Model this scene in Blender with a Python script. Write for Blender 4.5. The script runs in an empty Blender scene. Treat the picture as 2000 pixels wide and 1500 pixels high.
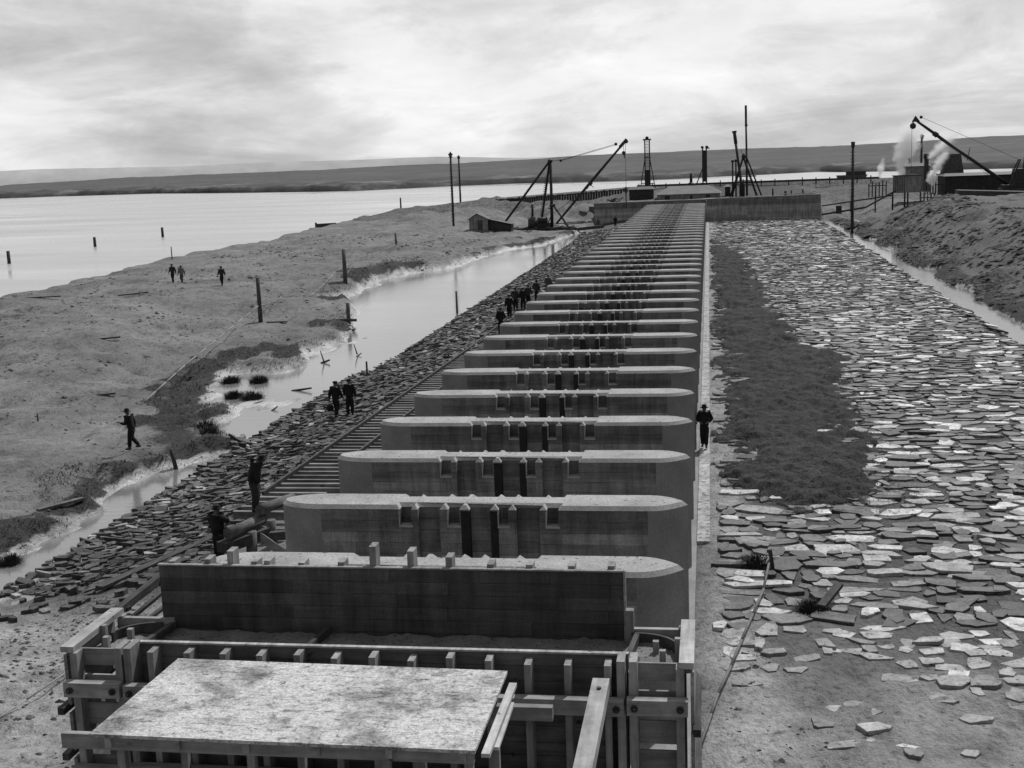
import bpy, bmesh, math, random
import numpy as np
from mathutils import Vector, Matrix
random.seed(11)
RNG = np.random.default_rng(7)
S = bpy.context.scene
COL = S.collection
R = math.radians

# ------------------------------------------------------------------ camera
def make_camera():
    F = 2450.0; roll = R(2.1); H = 11.7          # axis of the barrage is +Y
    p = Vector((384, 449, -F)).normalized(); h = Vector((math.cos(roll), math.sin(roll), 0))
    zc = h.cross(p).normalized(); xc = p.cross(zc)
    M = Matrix((xc, p, zc))                       # camera vector -> world vector
    cam = bpy.data.cameras.new('camera'); o = bpy.data.objects.new('camera', cam); COL.objects.link(o)
    o.matrix_world = Matrix.Translation((0, 0, H)) @ M.to_4x4()
    cam.sensor_width = 36.0; cam.sensor_fit = 'HORIZONTAL'; cam.lens = 36.0 * F / 2000.0
    cam.clip_start = 0.5; cam.clip_end = 20000
    S.camera = o
make_camera()

# ------------------------------------------------------------------ helpers
def tag(o, label=None, cat=None, group=None, kind=None):
    if label: o['label'] = label
    if cat: o['category'] = cat
    if group: o['group'] = group
    if kind: o['kind'] = kind
    return o

def thing(name, loc, label, cat, group=None, rz=0.0):
    o = bpy.data.objects.new(name, None); COL.objects.link(o)
    o.empty_display_size = .3
    o.location = loc; o.rotation_euler = (0, 0, rz)
    return tag(o, label, cat, group)

class MB:
    """collects shapes in world coordinates, then builds ONE mesh object"""
    def __init__(s): s.v = []; s.f = []; s.m = []; s.t = []; s.mi = 0; s.tone = 0.5; s.smooth = []; s.sm = False
    def add(s, vs, fs):
        b = len(s.v); s.v += [tuple(v) for v in vs]
        for f in fs:
            s.f.append([b + i for i in f]); s.m.append(s.mi); s.t.append(s.tone); s.smooth.append(s.sm)
        return s
    def box(s, x0, x1, y0, y1, z0, z1):
        vs = [(x, y, z) for z in (z0, z1) for y in (y0, y1) for x in (x0, x1)]
        return s.add(vs, [(0, 2, 3, 1), (4, 5, 7, 6), (0, 1, 5, 4), (2, 6, 7, 3), (0, 4, 6, 2), (1, 3, 7, 5)])
    def beam(s, a, b, w, h, up=(0, 0, 1), w2=None, h2=None):
        a = Vector(a); b = Vector(b); d = (b - a).normalized(); u = Vector(up)
        if abs(d.dot(u)) > .98: u = Vector((0, 1, 0))
        x = d.cross(u).normalized(); z = x.cross(d)
        w2 = w2 or w; h2 = h2 or h
        vs = []
        for c, ww, hh in ((a, w, h), (b, w2, h2)):
            for i, j in ((-1, -1), (1, -1), (1, 1), (-1, 1)): vs.append(c + x * i * ww / 2 + z * j * hh / 2)
        return s.add(vs, [(0, 1, 2, 3), (7, 6, 5, 4), (0, 4, 5, 1), (1, 5, 6, 2), (2, 6, 7, 3), (3, 7, 4, 0)])
    def tube(s, a, b, r0, r1=None, n=10, wob=0):
        a = Vector(a); b = Vector(b); d = (b - a).normalized(); r1 = r0 if r1 is None else r1
        u = Vector((0, 0, 1)) if abs(d.z) < .95 else Vector((0, 1, 0))
        x = d.cross(u).normalized(); y = d.cross(x)
        vs = []
        for c, r in ((a, r0), (b, r1)):
            for k in range(n):
                t = 2 * math.pi * k / n; q = r * (1 + wob * math.sin(3 * t))
                vs.append(c + x * math.cos(t) * q + y * math.sin(t) * q)
        fs = [(k, n + k, n + (k + 1) % n, (k + 1) % n) for k in range(n)]
        o = s.sm; s.sm = True; s.add(vs, fs); s.sm = o
        b0 = len(s.v) - 2 * n
        for q in (list(range(n)), list(range(2 * n - 1, n - 1, -1))):
            s.f.append([b0 + i for i in q]); s.m.append(s.mi); s.t.append(s.tone); s.smooth.append(False)
        return s
    def path(s, pts, r, n=6):
        for a, b in zip(pts[:-1], pts[1:]): s.tube(a, b, r, r, n)
        return s
    def lathe(s, c, prof, n=14):
        vs = []; c = Vector(c)
        for r, z in prof:
            for k in range(n):
                t = 2 * math.pi * k / n; vs.append(c + Vector((r * math.cos(t), r * math.sin(t), z)))
        fs = []
        for i in range(len(prof) - 1):
            for k in range(n):
                fs.append((i * n + k, i * n + (k + 1) % n, (i + 1) * n + (k + 1) % n, (i + 1) * n + k))
        o = s.sm; s.sm = True; s.add(vs, fs); s.sm = o
        return s
    def ball(s, c, r, n=10):
        return s.lathe(c, [(max(1e-3, r * math.sin(math.pi * i / 8)), -r * math.cos(math.pi * i / 8)) for i in range(9)], n)
    def build(s, name, mats, parent=None, origin=None, jit=0.0):
        org = Vector(origin) if origin is not None else (Vector(parent.location) if parent else Vector((0, 0, 0)))
        par_org = Vector((0, 0, 0))
        V = [(Vector(v) - org) for v in s.v]
        if jit: V = [v + Vector((random.uniform(-jit, jit), random.uniform(-jit, jit), random.uniform(-jit, jit))) for v in V]
        me = bpy.data.meshes.new(name); me.from_pydata(V, [], s.f)
        if not isinstance(mats, (list, tuple)): mats = [mats]
        for m in mats: me.materials.append(m)
        me.polygons.foreach_set('material_index', s.m)
        me.polygons.foreach_set('use_smooth', s.smooth)
        a = me.attributes.new('tone', 'FLOAT', 'FACE'); a.data.foreach_set('value', s.t)
        me.update()
        o = bpy.data.objects.new(name, me); COL.objects.link(o)
        if parent: o.parent = parent
        else: o.location = org
        return o

def subpart(o, parent):   # o was built with the thing's own origin
    o.parent = parent
    return o

# ------------------------------------------------------------------ noise for the terrain
def _h(ix, iy, s):
    n = (ix.astype(np.int64) * 374761393 + iy.astype(np.int64) * 668265263 + s * 974711) & 0x7fffffff
    n = ((n ^ (n >> 13)) * 1274126177) & 0x7fffffff
    return ((n ^ (n >> 16)) & 0xffff) / 65535.0
def vnoise(x, y, s=0):
    ix = np.floor(x); iy = np.floor(y); fx = x - ix; fy = y - iy
    fx = fx * fx * (3 - 2 * fx); fy = fy * fy * (3 - 2 * fy)
    a = _h(ix, iy, s); b = _h(ix + 1, iy, s); c = _h(ix, iy + 1, s); d = _h(ix + 1, iy + 1, s)
    return (a + (b - a) * fx) * (1 - fy) + (c + (d - c) * fx) * fy
def fbm(x, y, s=0, o=4):
    r = 0; a = .5; t = 0
    for i in range(o):
        r = r + a * vnoise(x, y, s + i * 17); t += a; a *= .5; x = x * 2.03 + 5.1; y = y * 2.03 - 3.7
    return r / t - .5
def sstep(a, b, x):
    t = np.clip((x - a) / (b - a), 0, 1); return t * t * (3 - 2 * t)
def polysd(X, Y, P):
    """signed distance, negative inside"""
    P = np.array(P, float); d = np.full(X.shape, 1e18); ins = np.zeros(X.shape, bool)
    for i in range(len(P)):
        a = P[i]; b = P[(i + 1) % len(P)]; e = b - a
        wx = X - a[0]; wy = Y - a[1]
        t = np.clip((wx * e[0] + wy * e[1]) / (e @ e + 1e-12), 0, 1)
        d = np.minimum(d, (wx - e[0] * t) ** 2 + (wy - e[1] * t) ** 2)
        c = ((a[1] > Y) != (b[1] > Y)) & (X < (b[0] - a[0]) * (Y - a[1]) / (b[1] - a[1] + 1e-12) + a[0])
        ins ^= c
    d = np.sqrt(d)
    return np.where(ins, -d, d)

POOL = [(-20.8, 207), (-20.4, 182), (-20.4, 52.5), (-21.9, 51.9), (-24.2, 56.3), (-23.3, 56.9), (-23.8, 60.1), (-26, 60.8), (-26.6, 63.6),
        (-27.8, 66.8), (-28.6, 70.2), (-27.9, 71.1), (-25, 70.9), (-24.6, 73.7), (-26, 77.8), (-25.6, 81.1), (-25.2, 85.9), (-26.8, 91.6),
        (-29.7, 103.3), (-33.8, 109.7), (-33.7, 116.1), (-34.5, 128.7), (-33.2, 137.1), (-29.7, 142.6), (-28.7, 161.1), (-27, 172.3), (-23.5, 178), (-22.0, 195)]
CHAN = [(-20.4, 50.2), (-20.9, 50.4), (-21.9, 48.1), (-23, 45.2), (-23.1, 43.7), (-22.1, 41.2), (-21.8, 38.7), (-22.3, 37.0), (-22.6, 34), (-22.5, 30), (-22, 24), (-20.6, 24), (-20.4, 31)]
CREEK = [(19.3, 222), (19.2, 173), (18.7, 130), (18.7, 112), (18.6, 92), (18.5, 60), (18.5, 40), (20.2, 40), (20.2, 60), (20.2, 92), (20.3, 104), (21.6, 107), (21.3, 111), (20.2, 113), (20.1, 122), (22.0, 126), (21.5, 129), (20.0, 131), (20.2, 146), (21.8, 150), (22.2, 154), (20.4, 157),
         (20.3, 166), (22.4, 171), (20.3, 176), (20.2, 187), (21.4, 192), (20.2, 197), (20.6, 208)]
LAKE = [(-67, 20), (-67.5, 60), (-67.8, 95), (-68.1, 112.2), (-68.3, 122.3), (-70.2, 137.5), (-71.8, 154.9), (-72.9, 174.8), (-72.8, 195.8), (-73.8, 225.6), (-74.4, 250), (-76, 262), (-77, 290),
        (-73, 318), (-62, 334), (-48, 328), (-30, 322), (-18, 323), (0, 318), (60, 322), (160, 324), (160, 900), (-400, 900), (-400, 20)]
STRAW = [(0.3, 175), (3.7, 147.3), (4.2, 112.7), (4.8, 91.2), (5.4, 78.6), (7.3, 72.4), (6.2, 59), (6.2, 51.4), (6.1, 45.6), (6, 42.8), (3.5, 41.3), (1.9, 42.1),
         (0.7, 43), (0.45, 45.5), (0.9, 48.8), (0.5, 52.5), (0.6, 60.4), (0.5, 73), (0.4, 98.1), (0.3, 134.7)]
SCARP = [(-30.7, 72.3), (-30.4, 68.6), (-27.6, 64.4), (-28.5, 77.2), (-26.4, 76.0), (-28.6, 63.6), (-29.5, 63.7), (-25.9, 57.3), (-24.3, 56.7), (-24.3, 53.8), (-25.9, 54.9), (-22.5, 46.9), (-23.0, 45.7), (-23.1, 43.7), (-22.8, 41.1), (-22.5, 37.4), (-22.7, 42.2), (-21.9, 48.7), (-21.2, 49.5), (-28.1, 89.5), (-26.9, 89.4), (-31.8, 102.9), (-35.5, 121.5), (-22.8, 37.1), (-29.8, 74.2), (-29.1, 75.1), (-27.6, 60.0)]
def ground(X, Y, full=False):
    X = np.asarray(X, float); Y = np.asarray(Y, float)
    wob = fbm(X * .35, Y * .35, 3, 4) * 1.6
    d = -20.4 - X
    # left sand flat
    zl = 0.30 + 1.0 * sstep(7, 26, d) * sstep(50, 80, Y) + 0.25 * sstep(3, 12, d) - .75 * sstep(34, 47, d)
    zl = zl + fbm(X * .07, Y * .05, 21, 3) * .9 * sstep(4, 18, d) + fbm(X * .4, Y * .3, 5, 4) * .55 * sstep(1, 8, d) - .55 * sstep(.10, .22, np.abs(fbm(X * .12, Y * .10, 23, 4))) * sstep(3, 8, d) * .6 + (fbm(X * 1.1, Y * .8, 29, 4) * .26 - .35 * sstep(.16, .30, fbm(X * .45, Y * .35, 30, 3))) * sstep(0, 4, d) + fbm(X * .22, Y * .13, 24, 2) * .7 * sstep(3, 9, d)
    zl = zl + sstep(205, 300, Y) * .5 + sstep(205, 225, Y) * (np.abs(fbm(X * .09, Y * .05, 25, 5)) * 5.5 - .3 + fbm(X * .35, Y * .2, 27, 4) * 1.2) * sstep(-70, -55, X)
    for mx, my, mh, mr in ((-22.5, 237, 2.4, 5), (-30, 236, 1.8, 4), (-38, 226, 1.3, 5), (-47, 240, 1.4, 6), (-27, 222, .8, 3), (-34, 252, 1.7, 6)):
        zl = zl + mh * np.exp(-(((X - mx) / mr) ** 2 + ((Y - my) / (mr * 1.3)) ** 2)) * (1 + 1.2 * fbm(X * .5, Y * .35, 28, 4))
    # riprap bank
    zr = 0.25 - .62 * sstep(-14.4, -20.6, X) + fbm(X * .8, Y * .8, 9, 3) * .07
    z = np.where(X < -20.4, zl, zr)
    k = sstep(-20.9, -19.9, X)
    z = zl * (1 - k) + zr * k
    # pier floor / apron
    k = sstep(-12.0, -11.4, X); z = z * (1 - k) + (-.12) * k
    k = sstep(-0.35, 0.1, X); z = z * (1 - k) + (0.0 + fbm(X * .9, Y * .6, 31, 3) * .06) * k
    # right bank
    zb = .1 + 4.2 * sstep(20.8, 34, X + fbm(X * .1, Y * .08, 41, 3) * 5) + fbm(X * .25, Y * .2, 43, 4) * 1.1 * sstep(21, 26, X)
    zb = zb + fbm(X * .9, Y * .45, 45, 4) * .75 * sstep(20.2, 22.0, X)
    zb = zb + (-2.2) * sstep(192, 206, Y) * sstep(22, 26, X)
    k = sstep(17.9, 19.6, X); z = z * (1 - k) + (zb - .45 * sstep(21.5, 20, X)) * k
    # filled ground behind the abutment walls, and the embankment round the works
    kf = sstep(226.9, 228.5, Y) * sstep(-20.6, -20.0, X) * sstep(20.2, 19.0, X)
    kf = np.maximum(kf, .8 * sstep(232, 290, Y) * sstep(-32, -20, X)); kf = np.maximum(kf, sstep(222, 262, Y) * sstep(36, 20, X) * (X > 10))
    z = z * (1 - kf) + (3.65 + fbm(X * .3, Y * .3, 51, 3) * .5) * kf
    cy = np.interp(X, [-75, -66, -57, -35, -20, -4, 14, 32, 60], [318, 319, 320, 306, 309, 307, 313, 315, 314])
    ch = np.interp(X, [-75, -66, -57, -35, -20, -4, 60], [.9, 1.5, 2.3, 3.5, 4.3, 4.5, 4.5])
    kc = sstep(-5.5, -1, Y - cy) * sstep(-75, -66, X)
    z = z * (1 - kc) + np.maximum(ch, 0) * kc
    # foreground left: trampled rough sand
    kn = sstep(33, 26, Y) * sstep(-22.5, -20, X) * sstep(-12.2, -13.2, X)
    z = z * (1 - kn) + (.12 + fbm(X * 1.1, Y * 1.1, 61, 4) * .34) * kn
    z = z + fbm(X * 2.2, Y * 2.2, 71, 3) * .06 * sstep(-20, -23, X) * sstep(140, 60, Y)
    kq = sstep(33, 27, Y + wob) * sstep(.2, 1, X); z = z + kq * (.05 + fbm(X * 1.6, Y * 1.6, 81, 4) * .20 + fbm(X * .5, Y * .5, 83, 2) * .25)
    mk = np.zeros_like(z)
    for px_, py_ in SCARP: mk = np.maximum(mk, sstep(1.9 + py_ / 90, .4, np.hypot(X - px_, (Y - py_) * .7)))
    z = z + mk * (fbm(X * 1.5, Y * 1.2, 65, 4) * 1.0 - .05) * sstep(-20.5, -21.2, X)
    # water bodies cut into it
    wet = np.zeros_like(z); bank = np.zeros_like(z)
    for P, wdt, dep, jag in ((POOL, .9, -.75, 1.3), (CREEK, .6, -.62, 1.1), (LAKE, 1.3, -.9, .8)):
        sd = polysd(X, Y, P) + (fbm(X * .5, Y * .5, 91, 4) * jag * (sstep(-20.6, -21.6, X) if P is POOL else 1))
        kk = sstep(-wdt * .4, wdt, sd)
        dd = dep if P is not POOL else dep + (.34 + fbm(X * .55, Y * .26, 99, 4) * .46) * sstep(80, 66, Y) + (.40 + fbm(X * .5, Y * .2, 98, 4) * .4) * sstep(3.2, .6, -sd) * sstep(-21.5, -23, X) * sstep(66, 80, Y)
        z = dd * (1 - kk) + z * kk
        wet = np.maximum(wet, sstep(.7, .0, sd)); bank = np.maximum(bank, sstep(1.5, .3, sd) * .55 if P is LAKE else sstep(4.2, 1.2, sd))
    sd = polysd(X, Y, CHAN) + fbm(X * .9, Y * .9, 95, 4) * .9 * sstep(-20.4, -21, X)
    kk = sstep(-.25, .55, sd); z = (-.335 + fbm(X * .6, Y * .35, 97, 4) * .17) * (1 - kk) + z * kk
    wet = np.maximum(wet, sstep(.35, -.1, sd)); bank = np.maximum(bank, sstep(1.9, .3, sd) * sstep(-20.3, -21, X))
    if full: return z, wet, bank
    return z
def gz(x, y): return float(ground(np.array([x]), np.array([y]))[0])

# ------------------------------------------------------------------ materials (black-and-white photograph: every colour is a grey)
def g(v): return (v, v, v, 1)
class NT:
    def __init__(s, name):
        s.m = bpy.data.materials.new(name); s.m.use_nodes = True; s.t = s.m.node_tree; s.t.nodes.clear()
        s.out = s.n('ShaderNodeOutputMaterial'); s.b = s.n('ShaderNodeBsdfPrincipled'); s.l(s.b.outputs[0], s.out.inputs[0])
        s.b.inputs['Specular IOR Level'].default_value = .25
    def n(s, k, **kw):
        q = s.t.nodes.new(k)
        for a, b in kw.items(): setattr(q, a, b)
        return q
    def l(s, a, b): s.t.links.new(a, b)
    def val(s, x, sock):
        if isinstance(x, (int, float)): sock.default_value = x
        else: s.l(x, sock)
    def math(s, op, a, b=0.0, clamp=False):
        q = s.n('ShaderNodeMath', operation=op, use_clamp=clamp); s.val(a, q.inputs[0]); s.val(b, q.inputs[1]); return q.outputs[0]
    def pos(s, sc=(1, 1, 1), obj=False):
        if obj: p = s.n('ShaderNodeTexCoord').outputs['Object']
        else: p = s.n('ShaderNodeNewGeometry').outputs['Position']
        m = s.n('ShaderNodeMapping'); s.l(p, m.inputs[0]); m.inputs['Scale'].default_value = sc; return m.outputs[0]
    def noise(s, vec, scale, detail=5, rough=.6, dist=0):
        q = s.n('ShaderNodeTexNoise'); s.l(vec, q.inputs['Vector']); q.inputs['Scale'].default_value = scale
        q.inputs['Detail'].default_value = detail; q.inputs['Roughness'].default_value = rough; q.inputs['Distortion'].default_value = dist
        return q.outputs['Fac']
    def ramp(s, f, stops):
        q = s.n('ShaderNodeValToRGB'); s.l(f, q.inputs[0]); e = q.color_ramp.elements
        e[0].position = stops[0][0]; e[0].color = g(stops[0][1]); e[1].position = stops[-1][0]; e[1].color = g(stops[-1][1])
        for p, v in stops[1:-1]: k = e.new(p); k.color = g(v)
        return q.outputs[0]
    def mul(s, a, b, fac=1.0, mode='MULTIPLY'):
        q = s.n('ShaderNodeMix', data_type='RGBA', blend_type=mode); s.val(fac, q.inputs[0])
        for x, k in ((a, 6), (b, 7)):
            if isinstance(x, (int, float)): q.inputs[k].default_value = g(x)
            else: s.l(x, q.inputs[k])
        return q.outputs[2]
    def attr(s, name): return s.n('ShaderNodeAttribute', attribute_name=name).outputs['Fac']
    def bump(s, f, strength, dist=.03):
        q = s.n('ShaderNodeBump'); s.l(f, q.inputs['Height']); q.inputs['Strength'].default_value = strength; q.inputs['Distance'].default_value = dist
        s.l(q.outputs[0], s.b.inputs['Normal'])
    def fin(s, col, rough=.85):
        s.l(col, s.b.inputs['Base Color']); s.val(rough, s.b.inputs['Roughness']); return s.m

def basic(name, lo, hi, scale=2.0, fine=18.0, rough=.85, bump=.4, stretch=(1, 1, 1), tone=False, metal=0, spots=.0, obj=False, dist=.02):
    N = NT(name); p = N.pos(stretch, obj)
    a = N.noise(p, scale, 6, .62); b = N.noise(p, fine, 4, .7)
    c = N.ramp(a, [(.28, lo), (.72, hi)]); c = N.mul(c, N.ramp(b, [(.25, .62), (.75, 1.25)]))
    if spots: c = N.mul(c, N.ramp(N.noise(p, fine * .6, 2, .5), [(.30, .25), (.30 + spots, 1)]))
    if tone: c = N.mul(c, N.ramp(N.attr('tone'), [(0, 0), (1, 1)]))
    N.bump(b, bump, dist); N.b.inputs['Metallic'].default_value = metal
    return N.fin(c, rough)

def wood(name, lo, hi, axis, rough=.8):
    st = {'x': (.6, 9, 9), 'y': (9, .6, 9), 'z': (9, 9, .6)}[axis]
    N = NT(name); p = N.pos(st); q = N.pos()
    a = N.noise(p, 1.0, 5, .6, .4); b = N.noise(q, 1.7, 5, .65); k = N.noise(q, 5.5, 2, .4)
    c = N.ramp(a, [(.3, lo), (.7, hi)]); c = N.mul(c, N.ramp(b, [(.3, .55), (.68, 1.15)])); c = N.mul(c, N.ramp(k, [(.22, .3), (.30, 1)]))
    rnd = N.n('ShaderNodeObjectInfo').outputs['Random']; c = N.mul(c, N.ramp(rnd, [(0, .75), (1, 1.2)]))
    N.bump(a, .35, .01)
    return N.fin(c, rough)

def board_concrete(name, lo, hi, ph=.29, pl=2.6):
    """concrete that still shows the boards of its form: courses, butt joints, stains"""
    N = NT(name); p = N.pos(); sx = N.n('ShaderNodeSeparateXYZ'); N.l(p, sx.inputs[0]); X, Y, Z = sx.outputs
    wz = N.math('ADD', Z, N.math('MULTIPLY', N.math('SUBTRACT', N.noise(p, 1.5, 2), .5), .02))
    zr = N.math('DIVIDE', wz, ph); fz = N.math('FRACT', zr); iz = N.math('FLOOR', zr)
    line = N.math('LESS_THAN', fz, .055)
    cy = N.math('FLOOR', N.math('DIVIDE', Y, 2.4))
    off = N.n('ShaderNodeTexWhiteNoise', noise_dimensions='2D'); cb = N.n('ShaderNodeCombineXYZ'); N.l(iz, cb.inputs[0]); N.l(cy, cb.inputs[1]); N.l(cb.outputs[0], off.inputs['Vector'])
    xr = N.math('ADD', N.math('DIVIDE', X, pl), N.math('MULTIPLY', off.outputs['Value'], 7)); fx = N.math('FRACT', xr)
    ix = N.math('FLOOR', xr)
    w2 = N.n('ShaderNodeTexWhiteNoise', noise_dimensions='3D'); cc = N.n('ShaderNodeCombineXYZ'); N.l(iz, cc.inputs[0]); N.l(ix, cc.inputs[1]); N.l(cy, cc.inputs[2]); N.l(cc.outputs[0], w2.inputs['Vector'])
    c = N.ramp(N.noise(N.pos((.7, 1, 5)), 1.2, 7, .68), [(.3, lo), (.7, hi)])
    c = N.mul(c, N.ramp(w2.outputs['Value'], [(0, .72), (1, 1.2)]))
    c = N.mul(c, N.ramp(N.noise(N.pos((2.2, 1, .35)), 1.3, 6, .7), [(.3, .45), (.62, 1.1)]))      # runs and stains
    c = N.mul(c, N.ramp(N.noise(p, 26, 3, .7), [(.25, .7), (.75, 1.2)]))
    lv = N.math('MULTIPLY', line, N.ramp(N.noise(p, 2.3, 3), [(.35, 0), (.55, .8)]))
    c = N.mul(c, .35, lv)
    jv = N.math('MULTIPLY', N.math('LESS_THAN', fx, .006), .6); c = N.mul(c, .4, jv)
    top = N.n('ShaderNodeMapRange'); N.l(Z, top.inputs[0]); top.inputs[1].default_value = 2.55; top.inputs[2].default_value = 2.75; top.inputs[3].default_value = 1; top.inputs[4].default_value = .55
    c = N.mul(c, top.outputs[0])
    hgt = N.math('SUBTRACT', N.math('MULTIPLY', w2.outputs['Value'], .3), N.math('ADD', line, 0))
    N.bump(hgt, .5, .012)
    return N.fin(c, .85)

M = {}
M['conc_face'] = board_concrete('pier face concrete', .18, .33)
M['conc_nose'] = basic('pier nose concrete', .16, .26, .9, 30, .85, .25)
M['conc_top'] = basic('pier top concrete', .22, .38, .9, 16, .9, .6, spots=.05)  # tops paler than faces: part of the sunlit contrast is in the colour
M['conc_arris'] = basic('chamfer concrete', .25, .38, 1.6, 22, .9, .5)
M['conc_wall'] = board_concrete('abutment concrete', .30, .42, .5, 9)  # base colour raised to stand in for haze over the far walls
M['conc_strip'] = basic('sill concrete', .16, .5, 1.6, 9, .8, .4, spots=.2)
M['conc_wet'] = basic('fresh concrete', .15, .27, 2.5, 26, .8, 1.0, spots=.1, dist=.05)
M['steel'] = basic('black steel', .012, .03, 3, 40, .5, .2, metal=.3)
M['iron'] = basic('dark iron', .018, .05, 3, 30, .6, .3)
M['wood_x'] = wood('form timber x', .16, .32, 'x'); M['wood_y'] = wood('form timber y', .2, .4, 'y'); M['wood_z'] = wood('form timber z', .17, .33, 'z')
M['ply'] = board_concrete('form panel', .10, .19, .24, 2.9)
M['wood_plank'] = wood('form plank', .09, .2, 'x'); M['sleeper'] = wood('sleeper', .10, .26, 'x'); M['wood_dark_x'] = wood('tarred timber x', .03, .085, 'x'); M['wood_dark_y'] = wood('tarred timber y', .03, .08, 'y'); M['wood_dark_z'] = wood('tarred timber z', .025, .07, 'z')
M['wood_pale_y'] = wood('pale timber y', .3, .5, 'y')
M['log'] = wood('log bark', .05, .13, 'y')
M['post'] = wood('weathered post', .06, .14, 'z')
M['slat'] = wood('weathered cladding', .07, .16, 'z')
M['slat_pale'] = wood('grey cladding', .16, .34, 'z'); M['roof'] = basic('shed roof', .13, .19, .6, 9, .9, .2)
M['stone'] = basic('stone', .30, .92, 2.6, 11, .5, .7, tone=True, spots=.10, dist=.04)
M['riprap'] = basic('riprap stone', .28, .85, 2.6, 11, .65, .7, tone=True, spots=.10, dist=.04)
M['rope'] = basic('rope', .2, .3, 5, 50, .9, .3)
M['wire'] = basic('wire', .03, .06, 5, 50, .6, .1)
M['hose'] = basic('hose', .09, .16, 5, 50, .7, .2)
M['skin'] = basic('skin', .09, .14, 6, 40, .6, .1)
M['cloth_black'] = basic('black cloth', .008, .02, 6, 30, .95, .3)
M['cloth_dark'] = basic('dark cloth', .018, .05, 6, 30, .95, .3)
M['cloth_mid'] = basic('grey cloth', .05, .1, 6, 30, .95, .3)
M['cloth_pale'] = basic('pale cloth', .12, .2, 6, 30, .95, .3)
M['leather'] = basic('boot leather', .01, .03, 6, 30, .6, .3)
M['grass'] = basic('grass', .018, .06, 1.5, 12, .9, .1)
M['clod'] = basic('clod', .05, .16, 1.5, 12, .95, .3, tone=True)
M['straw'] = basic('straw', .011, .042, .9, 9, .9, 1.0, dist=.12)
M['blade'] = basic('straw blade', .012, .09, .9, 4, .8, .1)

def platform_mat():
    N = NT('mortar splashed boards'); p = N.pos()
    c = N.ramp(N.noise(p, .9, 8, .7, .3), [(.33, .10), (.43, .26), (.50, .42), (.8, .54)])
    c = N.mul(c, N.ramp(N.noise(N.pos((1, 3.2, 1)), 3.5, 8, .75), [(.33, .28), (.47, 1.08)]))
    c = N.mul(c, N.ramp(N.noise(p, 8, 6, .75), [(.34, .25), (.45, 1.0), (.7, 1.2)])); c = N.mul(c, N.ramp(N.noise(p, 30, 3, .7), [(.3, .5), (.6, 1.15)]))
    N.bump(N.noise(p, 9, 7, .75), .9, .02)
    return N.fin(c, .9)
M['deck'] = platform_mat()

def ground_mat():
    N = NT('sandy ground'); p = N.pos()
    a = N.noise(p, .16, 8, .66, .3); b = N.noise(N.pos((1, .55, 1)), 1.6, 6, .7); f = N.noise(N.pos((1, .7, 1)), 6.5, 5, .72)
    c = N.ramp(a, [(.3, .09), (.48, .145), (.72, .215)])
    c = N.mul(c, N.ramp(b, [(.30, .55), (.52, 1.08)])); c = N.mul(c, N.ramp(f, [(.33, .35), (.42, .95), (.8, 1.2)]))
    k2 = N.noise(N.pos((1, .8, 1)), 3.2, 3, .5); c = N.mul(c, N.ramp(k2, [(.27, .5), (.35, 1)]))
    # pale trampled sand round the works (attribute), dark soil under the stones, rank vegetation and painted scarp shade on banks, wet margins lightened by painted sky reflection
    m1 = N.noise(N.pos((1, .8, 1)), 2.6, 7, .72); c = N.mul(c, 2.6, N.math('MULTIPLY', N.attr('pale'), N.ramp(N.noise(p, .55, 4, .6), [(.30, .35), (.60, 1)])), 'MULTIPLY')
    c = N.mul(c, N.ramp(m1, [(.33, .34), (.46, .92), (.7, 1.15)]), N.attr('pale'), 'MULTIPLY')
    apr = N.attr('soil'); c = N.mul(c, N.ramp(f, [(.3, .04), (.7, .12)]), apr, 'MIX')
    wet = N.attr('wet'); c = N.mul(c, N.ramp(N.noise(N.pos((1, .45, 1)), 1.1, 6, .65), [(.30, .09), (.42, .32), (.60, .58)]), N.math('MULTIPLY', wet, .9), 'MIX')
    veg_shade = N.ramp(N.math('ADD', N.attr('veg_shade'), N.math('MULTIPLY', N.math('SUBTRACT', b, .5), 1.3)), [(.36, 0), (.62, 1)]); c = N.mul(c, N.ramp(f, [(.3, .014), (.75, .06)]), veg_shade, 'MIX')
    N.bump(N.math('ADD', N.math('MULTIPLY', f, .7), N.math('MULTIPLY', b, 1.6)), 1.0, .16)
    return N.fin(c, N.ramp(wet, [(0, .95), (.5, .75), (1, .28)]))
M['ground'] = ground_mat()

def water_mat(name, base, rough, wave, sc, bstr):
    N = NT(name); p = N.pos(wave)
    N.l(N.ramp(N.noise(N.pos((.25, 1, 1)), .05, 5, .6), [(.35, base * .86), (.65, base * 1.12)]), N.b.inputs['Base Color']); N.l(N.ramp(N.noise(N.pos((.3, 1, 1)), .03, 4, .6), [(.38, rough * .7), (.62, min(1, rough * 1.9))]), N.b.inputs['Roughness'])
    N.b.inputs['Specular IOR Level'].default_value = .9; N.b.inputs['IOR'].default_value = 1.45
    N.bump(N.noise(p, sc, 4, .6), bstr, .05)
    return N.m
M['lake'] = water_mat('lake water', .32, .22, (.3, .9, 1), 1.2, .35)
M['pool'] = water_mat('pool water', .16, .09, (.6, 1.6, 1), 1.6, .16)

def hill_mat(name, lo, mid, hi, s):
    N = NT(name); a = N.noise(N.pos((1, .6, 3)), s, 7, .68)
    c = N.ramp(a, [(.32, lo), (.52, mid), (.68, hi)])
    c = N.mul(c, N.ramp(N.noise(N.pos(), s * 7, 4, .7), [(.3, .6), (.7, 1.2)]))
    return N.fin(c, .95)
M['hill'] = hill_mat('scrubby hill', .05, .068, .10, .02)
M['shore'] = hill_mat('shore scrub', .028, .05, .16, .03)
M['far_hill'] = basic('distant hill', .35, .38, .0006, .002, .95, .0)  # haze is painted in: pale base colour lightens the distant hills

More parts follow.
